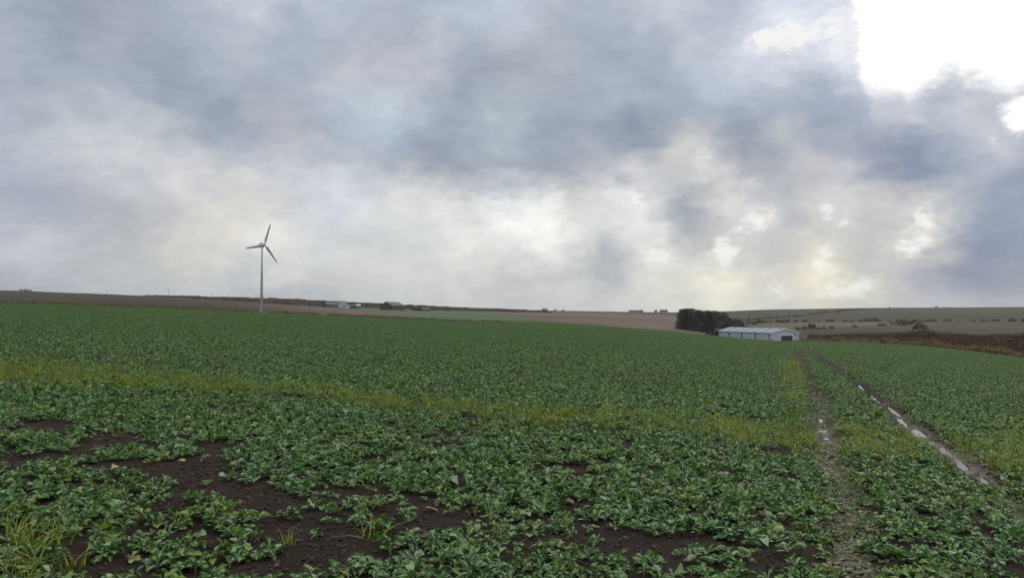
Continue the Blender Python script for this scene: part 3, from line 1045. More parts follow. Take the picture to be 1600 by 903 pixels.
x, y = thin(x, y, lambda px, py, bare, grass, rut, d: 1 - .5 * bare)
n = len(x)
protos = [plant_mesh(400 + k, 80, 1.25, 'rape_leaf', 7, 5, (6, 8), (.075, .165)) for k in range(6)]
scatter('rape_crop', np.c_[x, y, ground_z(x, y)], RNG.uniform(0, 6.28, n), RNG.normal(0, .02, (n, 2)), RNG.uniform(.8, 1.2, n), RNG.integers(0, 6, n), protos,
        'bright green oilseed rape at the far side of the field', 'crop')


# ------------------------------------------------------------------ grasses
def tuft(seed, nblade, hgt, spread, mat, lean=.5, wid=.004, seg=3):
    rg = random.Random(seed)
    V, Fc, lr, rb = [], [], [], []
    for _ in range(nblade):
        a, r_ = rg.uniform(0, 6.28), spread * math.sqrt(rg.random())
        bx_, by_ = r_ * math.cos(a), r_ * math.sin(a)
        az = a + rg.uniform(-1.2, 1.2)
        h = hgt * rg.uniform(.5, 1.15)
        ln = lean * rg.uniform(.2, 1.5)
        side = Vector((-math.sin(az), math.cos(az), 0))
        n0 = len(V)
        q = rg.random()
        for k in range(seg + 1):
            t = k / seg
            p_ = Vector((bx_ + math.cos(az) * ln * h * t * t, by_ + math.sin(az) * ln * h * t * t, h * (t - .35 * ln * t * t)))
            w = wid * (1 - .85 * t) * rg.uniform(.8, 1.2)
            V += [tuple(p_ - side * w), tuple(p_ + side * w)]
            lr += [q, q]; rb += [0, 0]
        Fc += [(n0 + 2 * k, n0 + 2 * k + 1, n0 + 2 * k + 3, n0 + 2 * k + 2) for k in range(seg)]
    return with_attrs(mesh('tuft', V, Fc, mat), lr, rb)


x, y = sample_wedge(3.2, 60, 60)
x, y = thin(x, y, lambda px, py, bare, grass, rut, d: np.clip(grass * (.35 + .9 * vnoise(d * 1.7, px * .035)) + .006, 0, 1) * (1 - .9 * rut) * (1 - .6 * bare))
n = len(x)
protos = [tuft(500 + k, 18, .15, .07, 'grass_blade', 1.1, .005) for k in range(6)]
scatter('grass_strip', np.c_[x, y, ground_z(x, y)], RNG.uniform(0, 6.28, n), RNG.normal(0, .12, (n, 2)), RNG.uniform(.6, 1.3, n), RNG.integers(0, 6, n), protos,
        'yellow-green grass growing in a strip across the crop', 'grass')

# trodden leaves in the ruts
x, y = sample_wedge(3.2, 40, 215)
x, y = thin(x, y, lambda px, py, bare, grass, rut, d: np.where(rut > .05, .65 + .35 * rut, 0) * np.clip(2 - d / 14, .1, 1))
n = len(x)
protos = [plant_mesh(600 + k, 1, 0, 'flat_leaf', 4, 3, (2, 4), (.06, .115), flat=True) for k in range(8)]
scatter('trodden_leaves', np.c_[x, y, ground_z(x, y) + .006], RNG.uniform(0, 6.28, n), RNG.normal(0, .10, (n, 2)), RNG.uniform(.6, 1.1, n), RNG.integers(0, 8, n), protos,
        'pale trodden leaves pressed into the muddy wheel ruts', 'leaves')

# clods and stones on the bare soil


def clod(seed):
    rg = random.Random(seed)
    import bmesh
    bm = bmesh.new()
    bmesh.ops.create_icosphere(bm, subdivisions=1, radius=1)
    for v in bm.verts:
        v.co *= rg.uniform(.6, 1.25)
        v.co.z *= .65
    me = bpy.data.meshes.new('clod')
    bm.to_mesh(me); bm.free()
    me.materials.append(MATS['clod'])
    return me


x, y = sample_wedge(3.2, 16, 700)
x, y = thin(x, y, lambda px, py, bare, grass, rut, d: .12 + .88 * bare * np.clip(1.3 - d / 16, 0, 1))
n = len(x)
sc_ = .004 + .019 * RNG.random(n) ** 3.2
scatter('soil_clods', np.c_[x, y, ground_z(x, y) + sc_ * .3], RNG.uniform(0, 6.28, n), RNG.normal(0, .5, (n, 2)), sc_, RNG.integers(0, 6, n), [clod(k) for k in range(6)],
        'small dark clods and stones on the bare soil', 'soil')

# a few fallen yellow leaves
for k, (px_, py_, s, rz) in enumerate([(675, 801, .10, 2.4), (286, 722, .085, .4), (182, 735, .085, 1.1), (212, 876, .10, .1)]):
    x_, y_ = hit(px_, py_)
    lab = ['broad yellow leaf lying alone on bare brown soil', 'yellowed leaf lying on the soil among rape plants'][0 if k == 0 else 1]
    v_, f_, r_ = leaf_geo(random.Random(900 + k), flat=True)
    v_ = [(a - .6, b * 1.5, c_ + .05 * math.sin(6 * a) + .10 * abs(b)) for a, b, c_ in v_]
    m_ = with_attrs(mesh('fallen_leaf', v_, f_, 'dead_leaf', True), [.3] * len(v_), r_)
    tag(ob('fallen_leaf', m_, None, (x_, y_, gz(x_, y_) + .03), (.25, -.2, rz), s * 1.25), lab, 'leaf', None if k == 0 else 'fallen yellow leaves')

# field-edge rank grass (left and centre), tan verge and rust scrub (right)
pts = []
pxs = RNG.uniform(-120, 800, 5200)
for q in pxs:
    dE = float(edge_d(q))
    x_, y_, _ = at(q, 1)
    dist = dE + RNG.normal(1.0, 1.6)
    pts.append((x_ * dist, y_ * dist))
pts = np.array(pts)
n = len(pts)
keep = (vnoise(pts[:, 0] * .25, pts[:, 1] * .25) > .25)
pts = pts[keep]; n = len(pts)
protos = [tuft(700 + k, 26, .42, .22, ('dry_grass', 'heather', 'dry_grass')[k % 3], .5, .02) for k in range(6)]
scatter('rank_grass', np.c_[pts, ground_z(*pts.T)], RNG.uniform(0, 6.28, n), RNG.normal(0, .1, (n, 2)), RNG.uniform(.6, 1.7, n) * np.where(RNG.random(n) < .06, 1.6, 1), RNG.integers(0, 6, n), protos,
        'line of brown rank grass and weeds along the field edge by the turbine', 'grass')

pxs = RNG.uniform(1252, 1850, 9000)
a_ = np.arctan((pxs - CX) * math.cos(PITCH) / F_PX)
off = np.abs(RNG.normal(0, 1, 9000)) * np.interp(pxs, [1235, 1400, 1850], [5, 7, 4])
dist = edge_d(pxs) + off - .8
pts = np.c_[np.sin(a_) * dist, np.cos(a_) * dist]
n = len(pts)
vs_ = .35 + 1.1 * vnoise(pts[:, 0] * .35, pts[:, 1] * .35) * vnoise(pts[:, 0] * 1.1 + 7, pts[:, 1] * 1.1) * 2
protos = [tuft(720 + k, 34, .75, .30, 'dry_grass', .45, .02) for k in range(6)]
scatter('verge_grass', np.c_[pts, ground_z(*pts.T)], RNG.uniform(0, 6.28, n), RNG.normal(0, .1, (n, 2)), RNG.uniform(.6, 1.3, n) * vs_, RNG.integers(0, 6, n), protos,
        'tan tussocky grass verge between green crop and rust-brown scrub', 'grass')


def twigs(seed, n, rad, hgt, mat, leafs=.05, flatten=1.0):
    """cloud of small leaf faces through a dome"""
    rg = random.Random(seed)
    V, Fc, lr = [], [], []
    for _ in range(n):
        while True:
            p_ = Vector((rg.uniform(-1, 1), rg.uniform(-1, 1), rg.uniform(0, 1)))
            rr = p_.length * (1 + .35 * math.sin(5 * p_.x + seed) * math.cos(4 * p_.y + 2 * seed))
            if .25 < rr < 1: break
        c_ = Vector((p_.x * rad, p_.y * rad, p_.z * hgt))
        a = Vector((rg.gauss(0, 1), rg.gauss(0, 1), rg.gauss(0, 1))).normalized()
        b = a.orthogonal().normalized()
        s = leafs * rg.uniform(.6, 1.5)
        n0 = len(V)
        V += [tuple(c_ - a * s), tuple(c_ + b * s * .6), tuple(c_ + a * s), tuple(c_ - b * s * .6)]
        Fc.append((n0, n0 + 1, n0 + 2, n0 + 3))
        lr += [rg.random()] * 4
    return with_attrs(mesh('twigs', V, Fc, mat), lr, [0] * len(V))


pxs = RNG.uniform(1264, 1850, 6500)
a_ = np.arctan((pxs - CX) * math.cos(PITCH) / F_PX)
t = RNG.random(len(pxs)) ** .9
d0_ = edge_d(pxs) + np.interp(pxs, [1225, 1300, 1400, 1600, 1850], [40, 22, 13, 8, 8])
d1_ = np.interp(pxs, [1225, 1320, 1400, 1600, 1850], [400, 350, 320, 270, 240])
dist = d0_ + t * (d1_ - d0_)
pts = np.c_[np.sin(a_) * dist, np.cos(a_) * dist]
keep = vnoise(pts[:, 0] * .06, pts[:, 1] * .06) > np.interp(pxs, [1225, 1310, 1400], [.55, .3, .12])
pts = pts[keep]
n = len(pts)
protos = [twigs(740 + k, 300, 1.1, 1.35, ('rust_scrub', 'rust_scrub', 'heather', 'rust_scrub', 'gorse', 'rust_scrub')[k], .085) for k in range(6)]
var_ = np.interp(px_of(pts[:, 0], pts[:, 1]), [1260, 1400, 1600], [.8, 1.1, 1.5]) * (.45 + 1.1 * vnoise(pts[:, 0] * .045 + 9, pts[:, 1] * .045) * (.6 + .8 * vnoise(pts[:, 0] * .2, pts[:, 1] * .2)))
scatter('rust_scrub', np.c_[pts, ground_z(*pts.T) - .05], RNG.uniform(0, 6.28, n), RNG.normal(0, .06, (n, 2)), RNG.uniform(.7, 1.25, n) * var_, RNG.choice([0, 0, 1, 1, 2, 3, 3, 4, 5], n), protos,
        'thick bank of rust-brown scrub beyond the crop edge', 'scrub')

# heather along the moor's crest
pxs = RNG.uniform(228, 860, 2600)
a_ = np.arctan((pxs - CX) * math.cos(PITCH) / F_PX)
m0 = np.interp(pxs, [228, 300, 408, 480, 620, 780, 860], [950, 810, 650, 670, 770, 800, 860])
m1 = np.interp(pxs, [228, 300, 408, 530, 700, 740, 860], [975, 1005, 1010, 1060, 1100, 980, 940])
dist = m0 + RNG.random(len(pxs)) * (m1 - m0)
pts = np.c_[np.sin(a_) * dist, np.cos(a_) * dist]
n = len(pts)
protos = [twigs(760 + k, 90, 3.2, 1.3, 'heather', .4) for k in range(5)]
scatter('heather_moor', np.c_[pts, ground_z(*pts.T) - .1], RNG.uniform(0, 6.28, n), np.zeros((n, 2)), RNG.uniform(.5, 1.2, n) * np.where(RNG.random(n) < .05, 1.5, 1), RNG.integers(0, 5, n), protos,
        'dark heather covering the long low moor on the skyline', 'heather')

# ------------------------------------------------------------------ wind turbine
tx, ty, tz = at(408.5, 233)
dist = math.hypot(tx, ty)
hubz = math.tan(azel(409.5, 382.5)[1]) * dist + EYE
H = hubz - tz
turb = ob('wind_turbine', None, None, (tx, ty, tz - .1))
tag(turb, 'pale three-bladed wind turbine standing at the far edge of the green field', 'wind turbine')
ob('foundation', MB().tube([(0, 0, -.4), (0, 0, .35)], [1.6, 1.6], 24).mesh('foundation', 'concrete'), turb)
tower = ob('tower', MB().tube([(0, 0, .3), (0, 0, H * .26), (0, 0, H * .5), (0, 0, H - .55)], [.47, .39, .32, .19], 24).mesh('tower', 'turbine_white', True), turb)
for hz, rr in ((H * .26, .395), (H * .5, .325)):
    ob('flange', MB().tube([(0, 0, hz - .06), (0, 0, hz + .06)], [rr + .04, rr + .04], 24).mesh('flange', 'turbine_white'), tower)
ob('door', MB().box(-.3, .3, -.51, -.39, .55, 2.3).mesh('door', 'blade_grey'), tower)
# nacelle axis points right and away a little; rotor in front of it
fi = math.atan2(tx, ty)
ax = Vector((.6 * math.cos(fi) - .8 * math.sin(fi), -.6 * math.sin(fi) - .8 * math.cos(fi), 0))   # rotor faces right of the camera
prof = [(-1.3, .05), (-1.22, .36), (-.95, .58), (-.3, .68), (.35, .62), (.75, .42), (.92, .30)]
mb = MB().tube([(a, 0, 0) for a, _ in prof], [r_ for _, r_ in prof], 18)
nac = ob('nacelle', mb.mesh('nacelle', 'turbine_white', True), turb, (0, 0, H), (0, R(0), math.atan2(ax.y, ax.x)))
ob('wind_vane', MB().tube([(-.35, 0, .5), (-.35, 0, 1.0)], [.03, .03], 6).box(-.5, -.2, -.02, .02, .9, 1.08).mesh('wind_vane', 'turbine_white'), nac)
hubp = Vector((1.12, 0, 0))
ob('hub', MB().tube([(.9, 0, 0), (1.0, 0, 0), (1.2, 0, 0), (1.4, 0, 0), (1.48, 0, 0)], [.28, .30, .28, .16, .02], 16).mesh('hub', 'turbine_white', True), nac)
BL = 6.5


def blade_mesh():
    V, Fc = [], []
    st = [(0.2, .16, .16, 0), (.7, .17, .15, 4), (1.2, .42, .10, 16), (2.2, .40, .075, 11), (3.8, .31, .05, 6), (5.5, .23, .032, 2), (6.2, .16, .02, 0), (BL, .05, .012, 0)]
    n = 10
    for (r_, ch, th, tw) in st:
        for k in range(n):
            a = 2 * math.pi * k / n
            u, v = math.cos(a) * ch - ch * .25, math.sin(a) * th
            ct, stn = math.cos(R(tw)), math.sin(R(tw))
            V.append((v * ct - u * stn * .4, u * ct + v * stn, r_))
    for i in range(len(st) - 1):
        for k in range(n):
            Fc.append((i * n + k, i * n + (k + 1) % n, (i + 1) * n + (k + 1) % n, (i + 1) * n + k))
    Fc.append(tuple((len(st) - 1) * n + k for k in range(n)))
    return mesh('blade', V, Fc, 'blade_grey', True)


bm_ = blade_mesh()
for k in range(3):
    ob('blade', bm_, nac, hubp, (R(-18 + 120 * k), 0, 0))

# ------------------------------------------------------------------ big pale shed
BASEZ = EYE - 12.25
gx, gy, _ = at(1225.5, 347)
ph = math.atan2(gx, gy)
cvec = Vector((-math.sin(ph), -math.cos(ph), 0))
rvec = Vector((math.cos(ph), -math.sin(ph), 0))
th = R(41)
ng = cvec * math.cos(th) + rvec * math.sin(th)       # gable faces this way
rz = math.atan2(ng.y, ng.x) + math.pi / 2             # local -Y is the gable's outward side
shed = ob('farm_shed', None, None, (gx, gy, BASEZ), (0, 0, rz))
tag(shed, 'long pale grey metal farm shed with dark roller door and striped roof', 'shed')
WD, LN, EV, RG = 15.0, 36.0, 4.15, 5.95
hw = WD / 2
# ribbed cladding for the gable, two long sides and roof


def ribbed(x0, x1, depth, step):
    xs, o = [], []
    x_ = x0
    k = 0
    while x_ < x1 - 1e-6:
        xs += [x_, min(x_ + step * .5, x1)]
        o += [0, 0] if k % 2 == 0 else [depth, depth]
        x_ += step * .5
        k += 1
    return xs, o


DOOR0, DOOR1, DH = -1.9, 4.2, 3.15


def gable(yy, outn, door):
    V, Fc = [], []
    xs, o = ribbed(-hw, hw, .05, .5)
    for i in range(0, len(xs) - 1):
        xa, xb = xs[i], xs[i + 1]
        if xb - xa < 1e-6: continue
        mid = (xa + xb) / 2
        lo = DH if door and DOOR0 < mid < DOOR1 else -.6
        top = lambda q: EV + (RG - EV) * (1 - abs(q) / hw) - .04
        n0 = len(V)
        V += [(xa, yy + outn * o[i], lo), (xb, yy + outn * o[i], lo), (xb, yy + outn * o[i], top(xb)), (xa, yy + outn * o[i], top(xa))]
        Fc.append((n0, n0 + 1, n0 + 2, n0 + 3))
    return MB().add(V, Fc)


ob('gable_wall', gable(0, -1, True).mesh('gable_wall', 'wall_sheet'), shed)
ob('gable_wall', gable(LN, 1, False).mesh('gable_wall', 'wall_sheet'), shed)
for sgn in (-1, 1):
    xs, o = ribbed(0, LN, .05, .5)
    mb = MB()
    for i in range(len(xs) - 1):
        if xs[i + 1] - xs[i] < 1e-6: continue
        q = sgn * (hw + o[i])
        mb.add([(q, xs[i], -.6), (q, xs[i + 1], -.6), (q, xs[i + 1], EV), (q, xs[i], EV)], [(0, 1, 2, 3)])
    wl = ob('side_wall', mb.mesh('side_wall', 'side_sheet'), shed)
    ob('gutter', MB().box(sgn * (hw + .12) - .12, sgn * (hw + .12) + .12, -.2, LN + .2, EV - .10, EV + .10).mesh('gutter', 'dark_trim'), wl)
    for yy in (.2, 9.0, 18.0, 26.5, 35.0):
        ob('downpipe', MB().box(sgn * (hw + .15) - .16, sgn * (hw + .15) + .16, yy - .2, yy + .2, -.5, EV - .10).mesh('downpipe', 'dark_trim'), wl)
    ob('base_rail', MB().box(sgn * (hw + .1) - .05, sgn * (hw + .1) + .05, .3, LN, .0, .9).mesh('base_rail', 'concrete'), wl)
for sgn in (-1, 1):
    th_ = .12
    mb = MB()
    V = []
    ex = hw + .35
    ez = EV + .14 - (RG - EV) * .35 / hw
    for (q, zz) in ((0, RG + .14), (sgn * ex, ez)):
        for dz in (0, th_):
            for yy in (-.35, LN + .35):
                V.append((q, yy, zz + dz - .05))
    mb.add(V, [(0, 1, 5, 4), (2, 6, 7, 3), (0, 4, 6, 2), (1, 3, 7, 5), (4, 5, 7, 6), (0, 2, 3, 1)])
    rf = ob('roof', mb.mesh('roof', 'roof_sheet'), shed)
    for k in range(6):
        yy = 2.6 + k * 5.9
        mb = MB()
        V = []
        for f_ in (.10, .86):
            q = sgn * ex * f_
            zz = (RG + .14) * (1 - f_) + ez * f_ + th_ - .05
            for dz in (.005, .06):
                for y2 in (yy, yy + 1.25):
                    V.append((q, y2, zz + dz))
        mb.add(V, [(0, 1, 5, 4), (2, 6, 7, 3), (0, 4, 6, 2), (1, 3, 7, 5), (4, 5, 7, 6), (0, 2, 3, 1)])
        ob('skylight', mb.mesh('skylight', 'skylight'), rf)
    mb = MB()
    V = []
    for (q, zz) in ((0, RG + .16), (sgn * ex, ez + .02)):
        for dz in (-.25, .14):
            for yy in (-.44, -.36):
                V.append((q, yy, zz + dz - .02))
    mb.add(V, [(0, 1, 5, 4), (2, 6, 7, 3), (0, 4, 6, 2), (1, 3, 7, 5), (4, 5, 7, 6), (0, 2, 3, 1)])
    ob('barge_board', mb.mesh('barge_board', 'white_trim'), rf)
ob('ridge_cap', MB().prism([(-.35, RG + .17), (0, RG + .30), (.35, RG + .17), (0, RG + .22)], -.3, LN + .3).mesh('ridge_cap', 'roof_sheet'), shed)
mb = MB()
for k in range(14):
    zz = -.5 + k * (DH + .5) / 14
    mb.box(DOOR0, DOOR1, .06 + .02 * (k % 2), .12, zz, zz + (DH + .5) / 14)
dr = ob('roller_door', mb.mesh('roller_door', 'dark_door'), shed)
ob('door_frame', MB().box(DOOR0 - .25, DOOR0, -.12, .1, -.5, DH + .25).box(DOOR1, DOOR1 + .25, -.12, .1, -.5, DH + .25).box(DOOR0, DOOR1, -.12, .1, DH, DH + .25).mesh('door_frame', 'white_trim'), dr)
ob('lamp_box', MB().box(5.2, 5.6, -.28, -.05, 2.9, 3.7).mesh('lamp_box', 'dark_trim'), shed)
ob('wall_box', MB().box(-7.0, -6.2, -.3, -.05, .9, 1.6).mesh('wall_box', 'dark_trim'), shed)


# ------------------------------------------------------------------ trees and bushes
def conifer(seed, hgt, rad):
    rg = random.Random(seed)
    tr = MB()
    tr.tube([(0, 0, -.3), (.05, 0, hgt * .4), (0, .05, hgt * .75), (0, 0, hgt * .93)], [.22, .17, .09, .03], 8)
    V, Fc, lr = [], [], []
    for _ in range(60):
        zz = hgt * rg.uniform(.08, .98)
        a = rg.uniform(0, 6.28)
        f_ = zz / hgt
        rr = rad * (1 - max(0, f_ - .5) / .53) ** .6 * rg.uniform(.65, 1.1)
        tip = Vector((math.cos(a) * rr, math.sin(a) * rr, zz + rg.uniform(-.5, .3)))
        if rr > .4: tr.tube([(0, 0, zz - .2), tip * .5 + Vector((0, 0, zz * .5)), tip], [.05, .035, .012], 4)
        for _ in range(30):
            q = rg.uniform(.2, 1.05)
            c_ = Vector((tip.x * q, tip.y * q, zz + (tip.z - zz) * q)) + Vector((rg.gauss(0, .42), rg.gauss(0, .42), rg.gauss(0, .3)))
            d_ = Vector((rg.gauss(0, 1), rg.gauss(0, 1), rg.gauss(.2, .6))).normalized()
            b = d_.orthogonal().normalized()
            s = rg.uniform(.28, .62)
            n0 = len(V)
            V += [tuple(c_ - d_ * s), tuple(c_ + b * s * .5), tuple(c_ + d_ * s), tuple(c_ - b * s * .5)]
            Fc.append((n0, n0 + 1, n0 + 2, n0 + 3))
            lr += [rg.random()] * 4
    for _ in range(10):
        n0 = len(V)
        zz = hgt * rg.uniform(.93, 1.03)
        q, w = rg.uniform(-.3, .3), rg.uniform(.1, .2)
        V += [(q - w, 0, zz - .5), (q + w, .1, zz - .5), (q, .05, zz + .25)]
        Fc.append((n0, n0 + 1, n0 + 2)); lr += [.4] * 3
    return tr.mesh('trunk', 'bark'), with_attrs(mesh('crown', V, Fc, 'conifer'), lr, [0] * len(V))


CON = [conifer(k, 11, 3.3 + .3 * k) for k in range(4)]
rg = random.Random(21)
spots = [(1064, 408, 9.6), (1070, 402, 11.0), (1077, 412, 10.6), (1084, 404, 10.4), (1091, 414, 10.2), (1097, 406, 9.6), (1104, 413, 10.0), (1111, 407, 9.4), (1118, 412, 9.6), (1125, 408, 9.2), (1131, 413, 8.8),
         (1068, 424, 10.8), (1080, 428, 10.6), (1094, 426, 10.2), (1108, 428, 9.8), (1122, 426, 9.2), (1073, 398, 8.0), (1088, 397, 7.6), (1087, 420, 9), (1101, 420, 9), (1115, 421, 9), (1129, 420, 9), (1094, 399, 9), (1107, 400, 9), (1120, 401, 9)]
for k, (px_, d_, h_) in enumerate(spots):
    x_, y_, z_ = at(px_, d_)
    tt = ob('conifer_tree', None, None, (x_, y_, z_), (0, 0, rg.uniform(0, 6.28)))
    top_ = np.interp(px_, [1060, 1066, 1080, 1090, 1112, 1136], [486.5, 482.5, 483.5, 485.5, 486.5, 488.5]) + rg.uniform(-.6, 1.0)
    h_ = math.tan(azel(px_, top_)[1]) * d_ + EYE - z_
    s = h_ / 11
    tt.scale = (s * 1.0, s * 1.0, s)
    if k == 0:
        tag(tt, 'dark conifer at the outer end of the clump, beside the brown stubble field', 'tree', 'conifers in the dark clump')
    else:
        tag(tt, 'tall dark conifer packed into the dense clump behind the pale shed', 'tree', 'conifers in the dark clump')
    a, b = CON[k % 4]
    ob('trunk', a, tt); ob('crown', b, tt)
for k, (px_, d_, h_) in enumerate([(1140, 416, 7.2), (1147, 411, 7.0), (1154, 415, 7.0), (1160, 411, 5.8), (1135, 408, 7.2)]):
    x_, y_, z_ = at(px_, d_)
    tt = ob('conifer_tree', None, None, (x_, y_, z_), (0, 0, rg.uniform(0, 6.28)))
    tt.scale = (h_ / 11 * 1.15, h_ / 11 * 1.15, h_ / 11)
    tag(tt, 'lower rounded dark tree at the end of the clump nearest the pastures', 'tree', 'low trees ending the dark clump')
    a, b = CON[(k + 1) % 4]
    ob('trunk', a, tt); ob('crown', b, tt)


def bush(seed, n=170):
    rg = random.Random(seed)
    st = MB()
    for k in range(4):
        a = k * 1.6 + rg.random()
        st.tube([(0, 0, -.1), (math.cos(a) * .3, math.sin(a) * .3, .55), (math.cos(a) * .55, math.sin(a) * .55, .9)], [.06, .04, .015], 5)
    return st.mesh('stem', 'bark'), twigs(seed, n, 1.0, 1.15, 'gorse', .16)


BUSH = [bush(800 + k) for k in range(5)]


def put_bush(px_, d_, wpx, label, group):
    x_, y_, z_ = at(px_, d_)
    s = wpx / 2 / F_PX * d_
    e = ob('gorse_bush', None, None, (x_, y_, z_ - .05), (0, 0, rg.uniform(0, 6.28)))
    e.scale = (s, s, s * rg.uniform(.75, 1.05))
    tag(e, label, 'bush', group)
    a, b = rg.choice(BUSH)
    ob('stem', a, e); ob('foliage', b, e)


def dist_at(px_, py_):
    x_, y_ = hit(px_, py_)
    return math.hypot(x_, y_)


# middle hedge line across the hill
L1 = 'dark bush in the broken hedge line across the middle of the pasture hill'
for px_, py_, w in [(1244, 502.5, 6), (1258, 502.8, 9), (1270, 502.5, 5), (1280, 502.5, 7), (1293, 502, 8), (1300, 502, 7), (1321, 502.5, 9), (1331, 502.8, 7), (1345, 502.5, 8), (1352, 502, 10), (1358, 502, 9),
                    (1367, 502, 11), (1373, 502.5, 8), (1390, 502.5, 8), (1402, 503, 6), (1447, 503, 10), (1455, 503, 9), (1461, 503, 7), (1479, 502.5, 11), (1484, 502.5, 7), (1497, 503, 4), (1521, 502.5, 10), (1535, 503, 8),
                    (1543, 503, 6), (1553, 503, 7), (1559, 503, 6), (1580, 502.5, 9), (1586, 503, 6), (1598, 503, 7)]:
    put_bush(px_, min(dist_at(px_, py_), 690), w * .85, L1, 'bushes of the middle hedge')
L2 = 'low bush in the slanting hedge line climbing to the skyline'
for k in range(44):
    px_ = 1150 + k * 4.5 + rg.uniform(-2, 2)
    py_ = np.interp(px_, [1150, 1185, 1240, 1300, 1350], [501, 498.5, 495, 488, 483])
    put_bush(px_, dist_at(px_, py_), rg.uniform(3.5, 6), L2, 'bushes of the slanting hedge')
L3 = 'bush scattered on the rough ground just behind the pale shed'
for px_, py_, w in [(1170, 506, 11), (1178, 507, 9), (1186, 505, 10), (1195, 504, 8), (1204, 505, 7), (1214, 503, 7), (1222, 504, 8), (1229, 503, 9), (1243, 503, 6), (1256, 514.5, 9), (1268, 514, 14), (1279, 515, 6), (1287, 514.5, 9), (1299, 514, 9),
                    (1335, 511, 7), (1375, 509, 7), (1382, 508.5, 8), (1394, 507, 6), (1168, 512, 8), (1246, 515, 8)]:
    put_bush(px_, dist_at(px_, py_), w, L3, 'bushes behind the shed')
L4 = 'dark bush massed round the little gully in the middle of the hill'
for px_, py_, w in [(1404, 507, 11), (1411, 508, 13), (1418, 507, 12), (1425, 506, 10), (1413, 503, 9), (1429, 504, 9), (1436, 513, 14), (1443, 515, 12), (1430, 514, 10), (1437, 505, 8)]:
    put_bush(px_, dist_at(px_, py_), w, L4, 'bushes in the gully')
for px_, d_, w in [(1108, 368, 14), (1114, 366, 10)]:
    put_bush(px_, d_, w, 'brown bush growing at the far end of the pale shed', 'bushes at the shed end')
x_, y_, z_ = at(1119.6, 369)
tk = ob('fuel_tank', None, None, (x_, y_, z_), (0, 0, .3))
tag(tk, 'upright black tank against the far end wall of the pale shed', 'tank')
ob('body', MB().tube([(0, 0, 0), (0, 0, 2.9), (0, 0, 3.2), (0, 0, 3.35)], [.75, .75, .55, .15], 18).mesh('body', 'black_plastic', True), tk)
ob('lid', MB().tube([(0, 0, 3.34), (0, 0, 3.5)], [.25, .25], 12).mesh('lid', 'black_plastic'), tk)


# ------------------------------------------------------------------ far farm
def building(name, px_, d_, w, l, ev, rgd, rot, wall, roof, label, cat, chim=False, wins=(), sink=.5):
    x_, y_, z_ = at(px_, d_)
    a = math.atan2(x_, y_)
    e = ob(name, None, None, (x_, y_, z_), (0, 0, -a + rot))
    tag(e, label, cat)
    mb = MB().prism([(-w / 2, -sink), (w / 2, -sink), (w / 2, ev), (0, rgd), (-w / 2, ev)], -l / 2, l / 2)
    wl = ob('wall', mb.mesh('wall', wall), e)
    for (sx, yy, zz, ww, hh) in wins:
        if sx == 0:
            wn = ob('window', MB().box(yy - ww / 2, yy + ww / 2, -l / 2 - .06, -l / 2 + .02, zz, zz + hh).mesh('window', 'window_dark'), wl)
        else:
            wn = ob('window', MB().box(sx * w / 2 - .04 if sx > 0 else -w / 2 - .06, sx * w / 2 + .06 if sx > 0 else -w / 2 + .04, yy - ww / 2, yy + ww / 2, zz, zz + hh).mesh('window', 'window_dark'), wl)
    t_ = .18
    k = (rgd - ev) / (w / 2)
    o_ = .3
    rf = ob('roof', MB().prism([(0, rgd + .02), (w / 2 + o_, ev - k * o_ + .02), (w / 2 + o_, ev - k * o_ + t_), (0, rgd + t_ + .1), (-w / 2 - o_, ev - k * o_ + t_), (-w / 2 - o_, ev - k * o_ + .02)], -l / 2 - .2, l / 2 + .2).mesh('roof', roof), e)
    if chim:
        for yy in (-l / 2 + .5, l / 2 - .5):
            ob('chimney', MB().box(-.4, .4, yy - .35, yy + .35, rgd - .5, rgd + 1.1).mesh('chimney', wall), rf)
    return e


building('farm_house', 534, 690, 5.2, 9, 3.4, 5.4, R(25), 'white_render', 'slate_roof', 'small white farmhouse with chimneys and slate roof below the moor', 'house', True,
         [(0, -1.2, 1.0, .8, 1.1), (0, 1.2, 1.0, .8, 1.1), (1, -2, 1, .8, 1.1), (1, 2, 1, .8, 1.1)])
building('cottage_annexe', 541.5, 680, 3.2, 4.5, 2.2, 3.5, R(30), 'white_render', 'slate_roof', 'tiny white outbuilding just below the white farmhouse', 'outbuilding')
building('grey_shed', 517, 705, 4.5, 9.0, 2.4, 3.6, R(90), 'grey_render', 'grey_render', 'long low grey shed beside the white farmhouse', 'shed')
building('white_shed', 559.5, 700, 3.0, 4.0, 2.0, 2.8, R(90), 'grey_render', 'white_render', 'small shed with a white roof between house and big barn', 'shed')
building('low_outbuilding', 551, 690, 3.0, 5.0, 1.7, 2.6, R(70), 'dark_timber', 'rusty_sheet', 'low dark outbuilding between the white house and the white-roofed shed', 'outbuilding')
building('old_barn', 613, 665, 11.5, 21, 3.8, 6.6, R(-30), 'dark_timber', 'rusty_sheet', 'large dark old barn with long sloping roof on the green rise', 'barn', False,
         [(0, -2.5, -.4, 3, 3.2), (-1, -6, -.3, 2.5, 2.6), (-1, 4, -.3, 2.5, 2.6), (1, -6, -.3, 2.5, 2.6), (1, 4, -.3, 2.5, 2.6)])
building('ruined_cottage', 666, 690, 3.2, 6, 1.8, 3.0, R(75), 'grey_render', 'rusty_sheet', 'small grey hut beyond the big dark barn', 'hut')
building('skyline_house', 1037, 1290, 5.5, 12.5, 2.8, 4.2, R(90), 'grey_render', 'slate_roof', 'long low house alone on the skyline near the dark trees', 'house')
building('skyline_cottage', 851, 1180, 5, 8.5, 2.2, 3.6, R(90), 'grey_render', 'slate_roof', 'small cottage on the skyline where the moor ends', 'house', True)
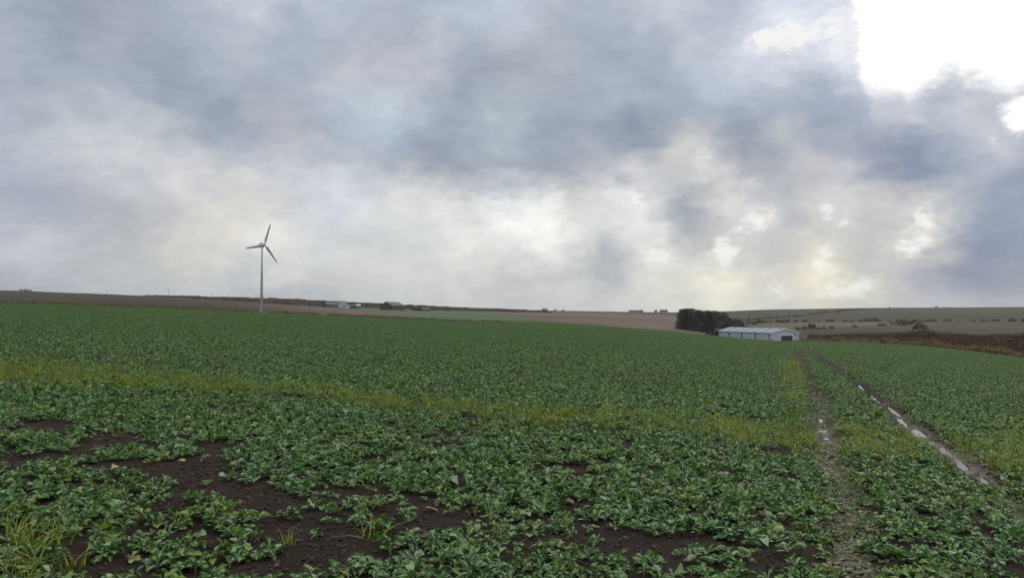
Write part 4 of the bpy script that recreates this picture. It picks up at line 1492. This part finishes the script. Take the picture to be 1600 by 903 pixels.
building('skyline_steading', 994, 1290, 5, 14, 1.6, 2.6, R(90), 'grey_render', 'slate_roof', 'very low steading on the skyline above the stubble field', 'house')
L5 = 'dark bush in the windbreak beside the long grey farm shed'
for px_, d_, w in [(491, 690, 9), (497, 688, 8), (502, 692, 10), (507, 690, 7), (487, 694, 6)]:
    put_bush(px_, d_, w, L5, 'windbreak bushes')
L6 = 'dark bush in the small thicket just past the old barn'
for px_, d_, w in [(649, 690, 9), (654, 688, 10), (660, 692, 8), (644, 694, 7), (671, 690, 5)]:
    put_bush(px_, d_, w, L6, 'thicket past the old barn')
L7 = 'low bush at the foot of the white farmhouse'
for px_, d_, w in [(548, 684, 6), (556, 686, 6), (526, 684, 7)]:
    put_bush(px_, d_, w, L7, 'bushes by the farmhouse')
L8 = 'low dark bush on the grassy skyline'
for px_, d_, w in [(32, 901, 5), (39, 901, 6), (46, 901, 5), (985, 1295, 6), (1002, 1296, 8), (1025, 1292, 6), (868, 1200, 6), (880, 1210, 5), (1463, 1440, 4), (1390, 1440, 3)]:
    put_bush(px_, d_, w, L8, 'skyline bushes')

# telegraph poles on the skyline
for k, (px_, d_, top) in enumerate([(166, 945, 452.5), (263, 975, 451.8), (329.5, 1000, 457), (355, 1010, 460.5)]):
    x_, y_, z_ = at(px_, d_)
    h_ = math.tan(azel(px_, top)[1]) * d_ + EYE - z_
    pl = ob('telegraph_pole', None, None, (x_, y_, z_ - .3))
    tag(pl, 'thin telegraph pole standing on the moor skyline', 'pole', 'telegraph poles on the skyline')
    ob('post', MB().tube([(0, 0, 0), (0, 0, h_ + .3)], [.16, .12], 8).mesh('post', 'pole_wood'), pl)
    ob('crossarm', MB().box(-.7, .7, -.06, .06, h_ - .25, h_ - .1).mesh('crossarm', 'pole_wood'), pl)

# ------------------------------------------------------------------ damp air
mt, T = material('damp_air')
pv = T.n('ShaderNodeVolumePrincipled')
pv.inputs['Color'].default_value = (.93, .93, .93, 1)
pv.inputs['Density'].default_value = 0.00008
o_ = T.n('ShaderNodeOutputMaterial')
T.t.links.new(pv.outputs[0], o_.inputs['Volume'])
zs = float(Z.min())
tag(ob('haze', MB().box(-4500, 4500, -4500, 4500, zs - 1.5, max(float(Z.max()) + 12, 40)).mesh('haze', 'damp_air')), 'thin damp haze over the fields', 'haze', kind='stuff')
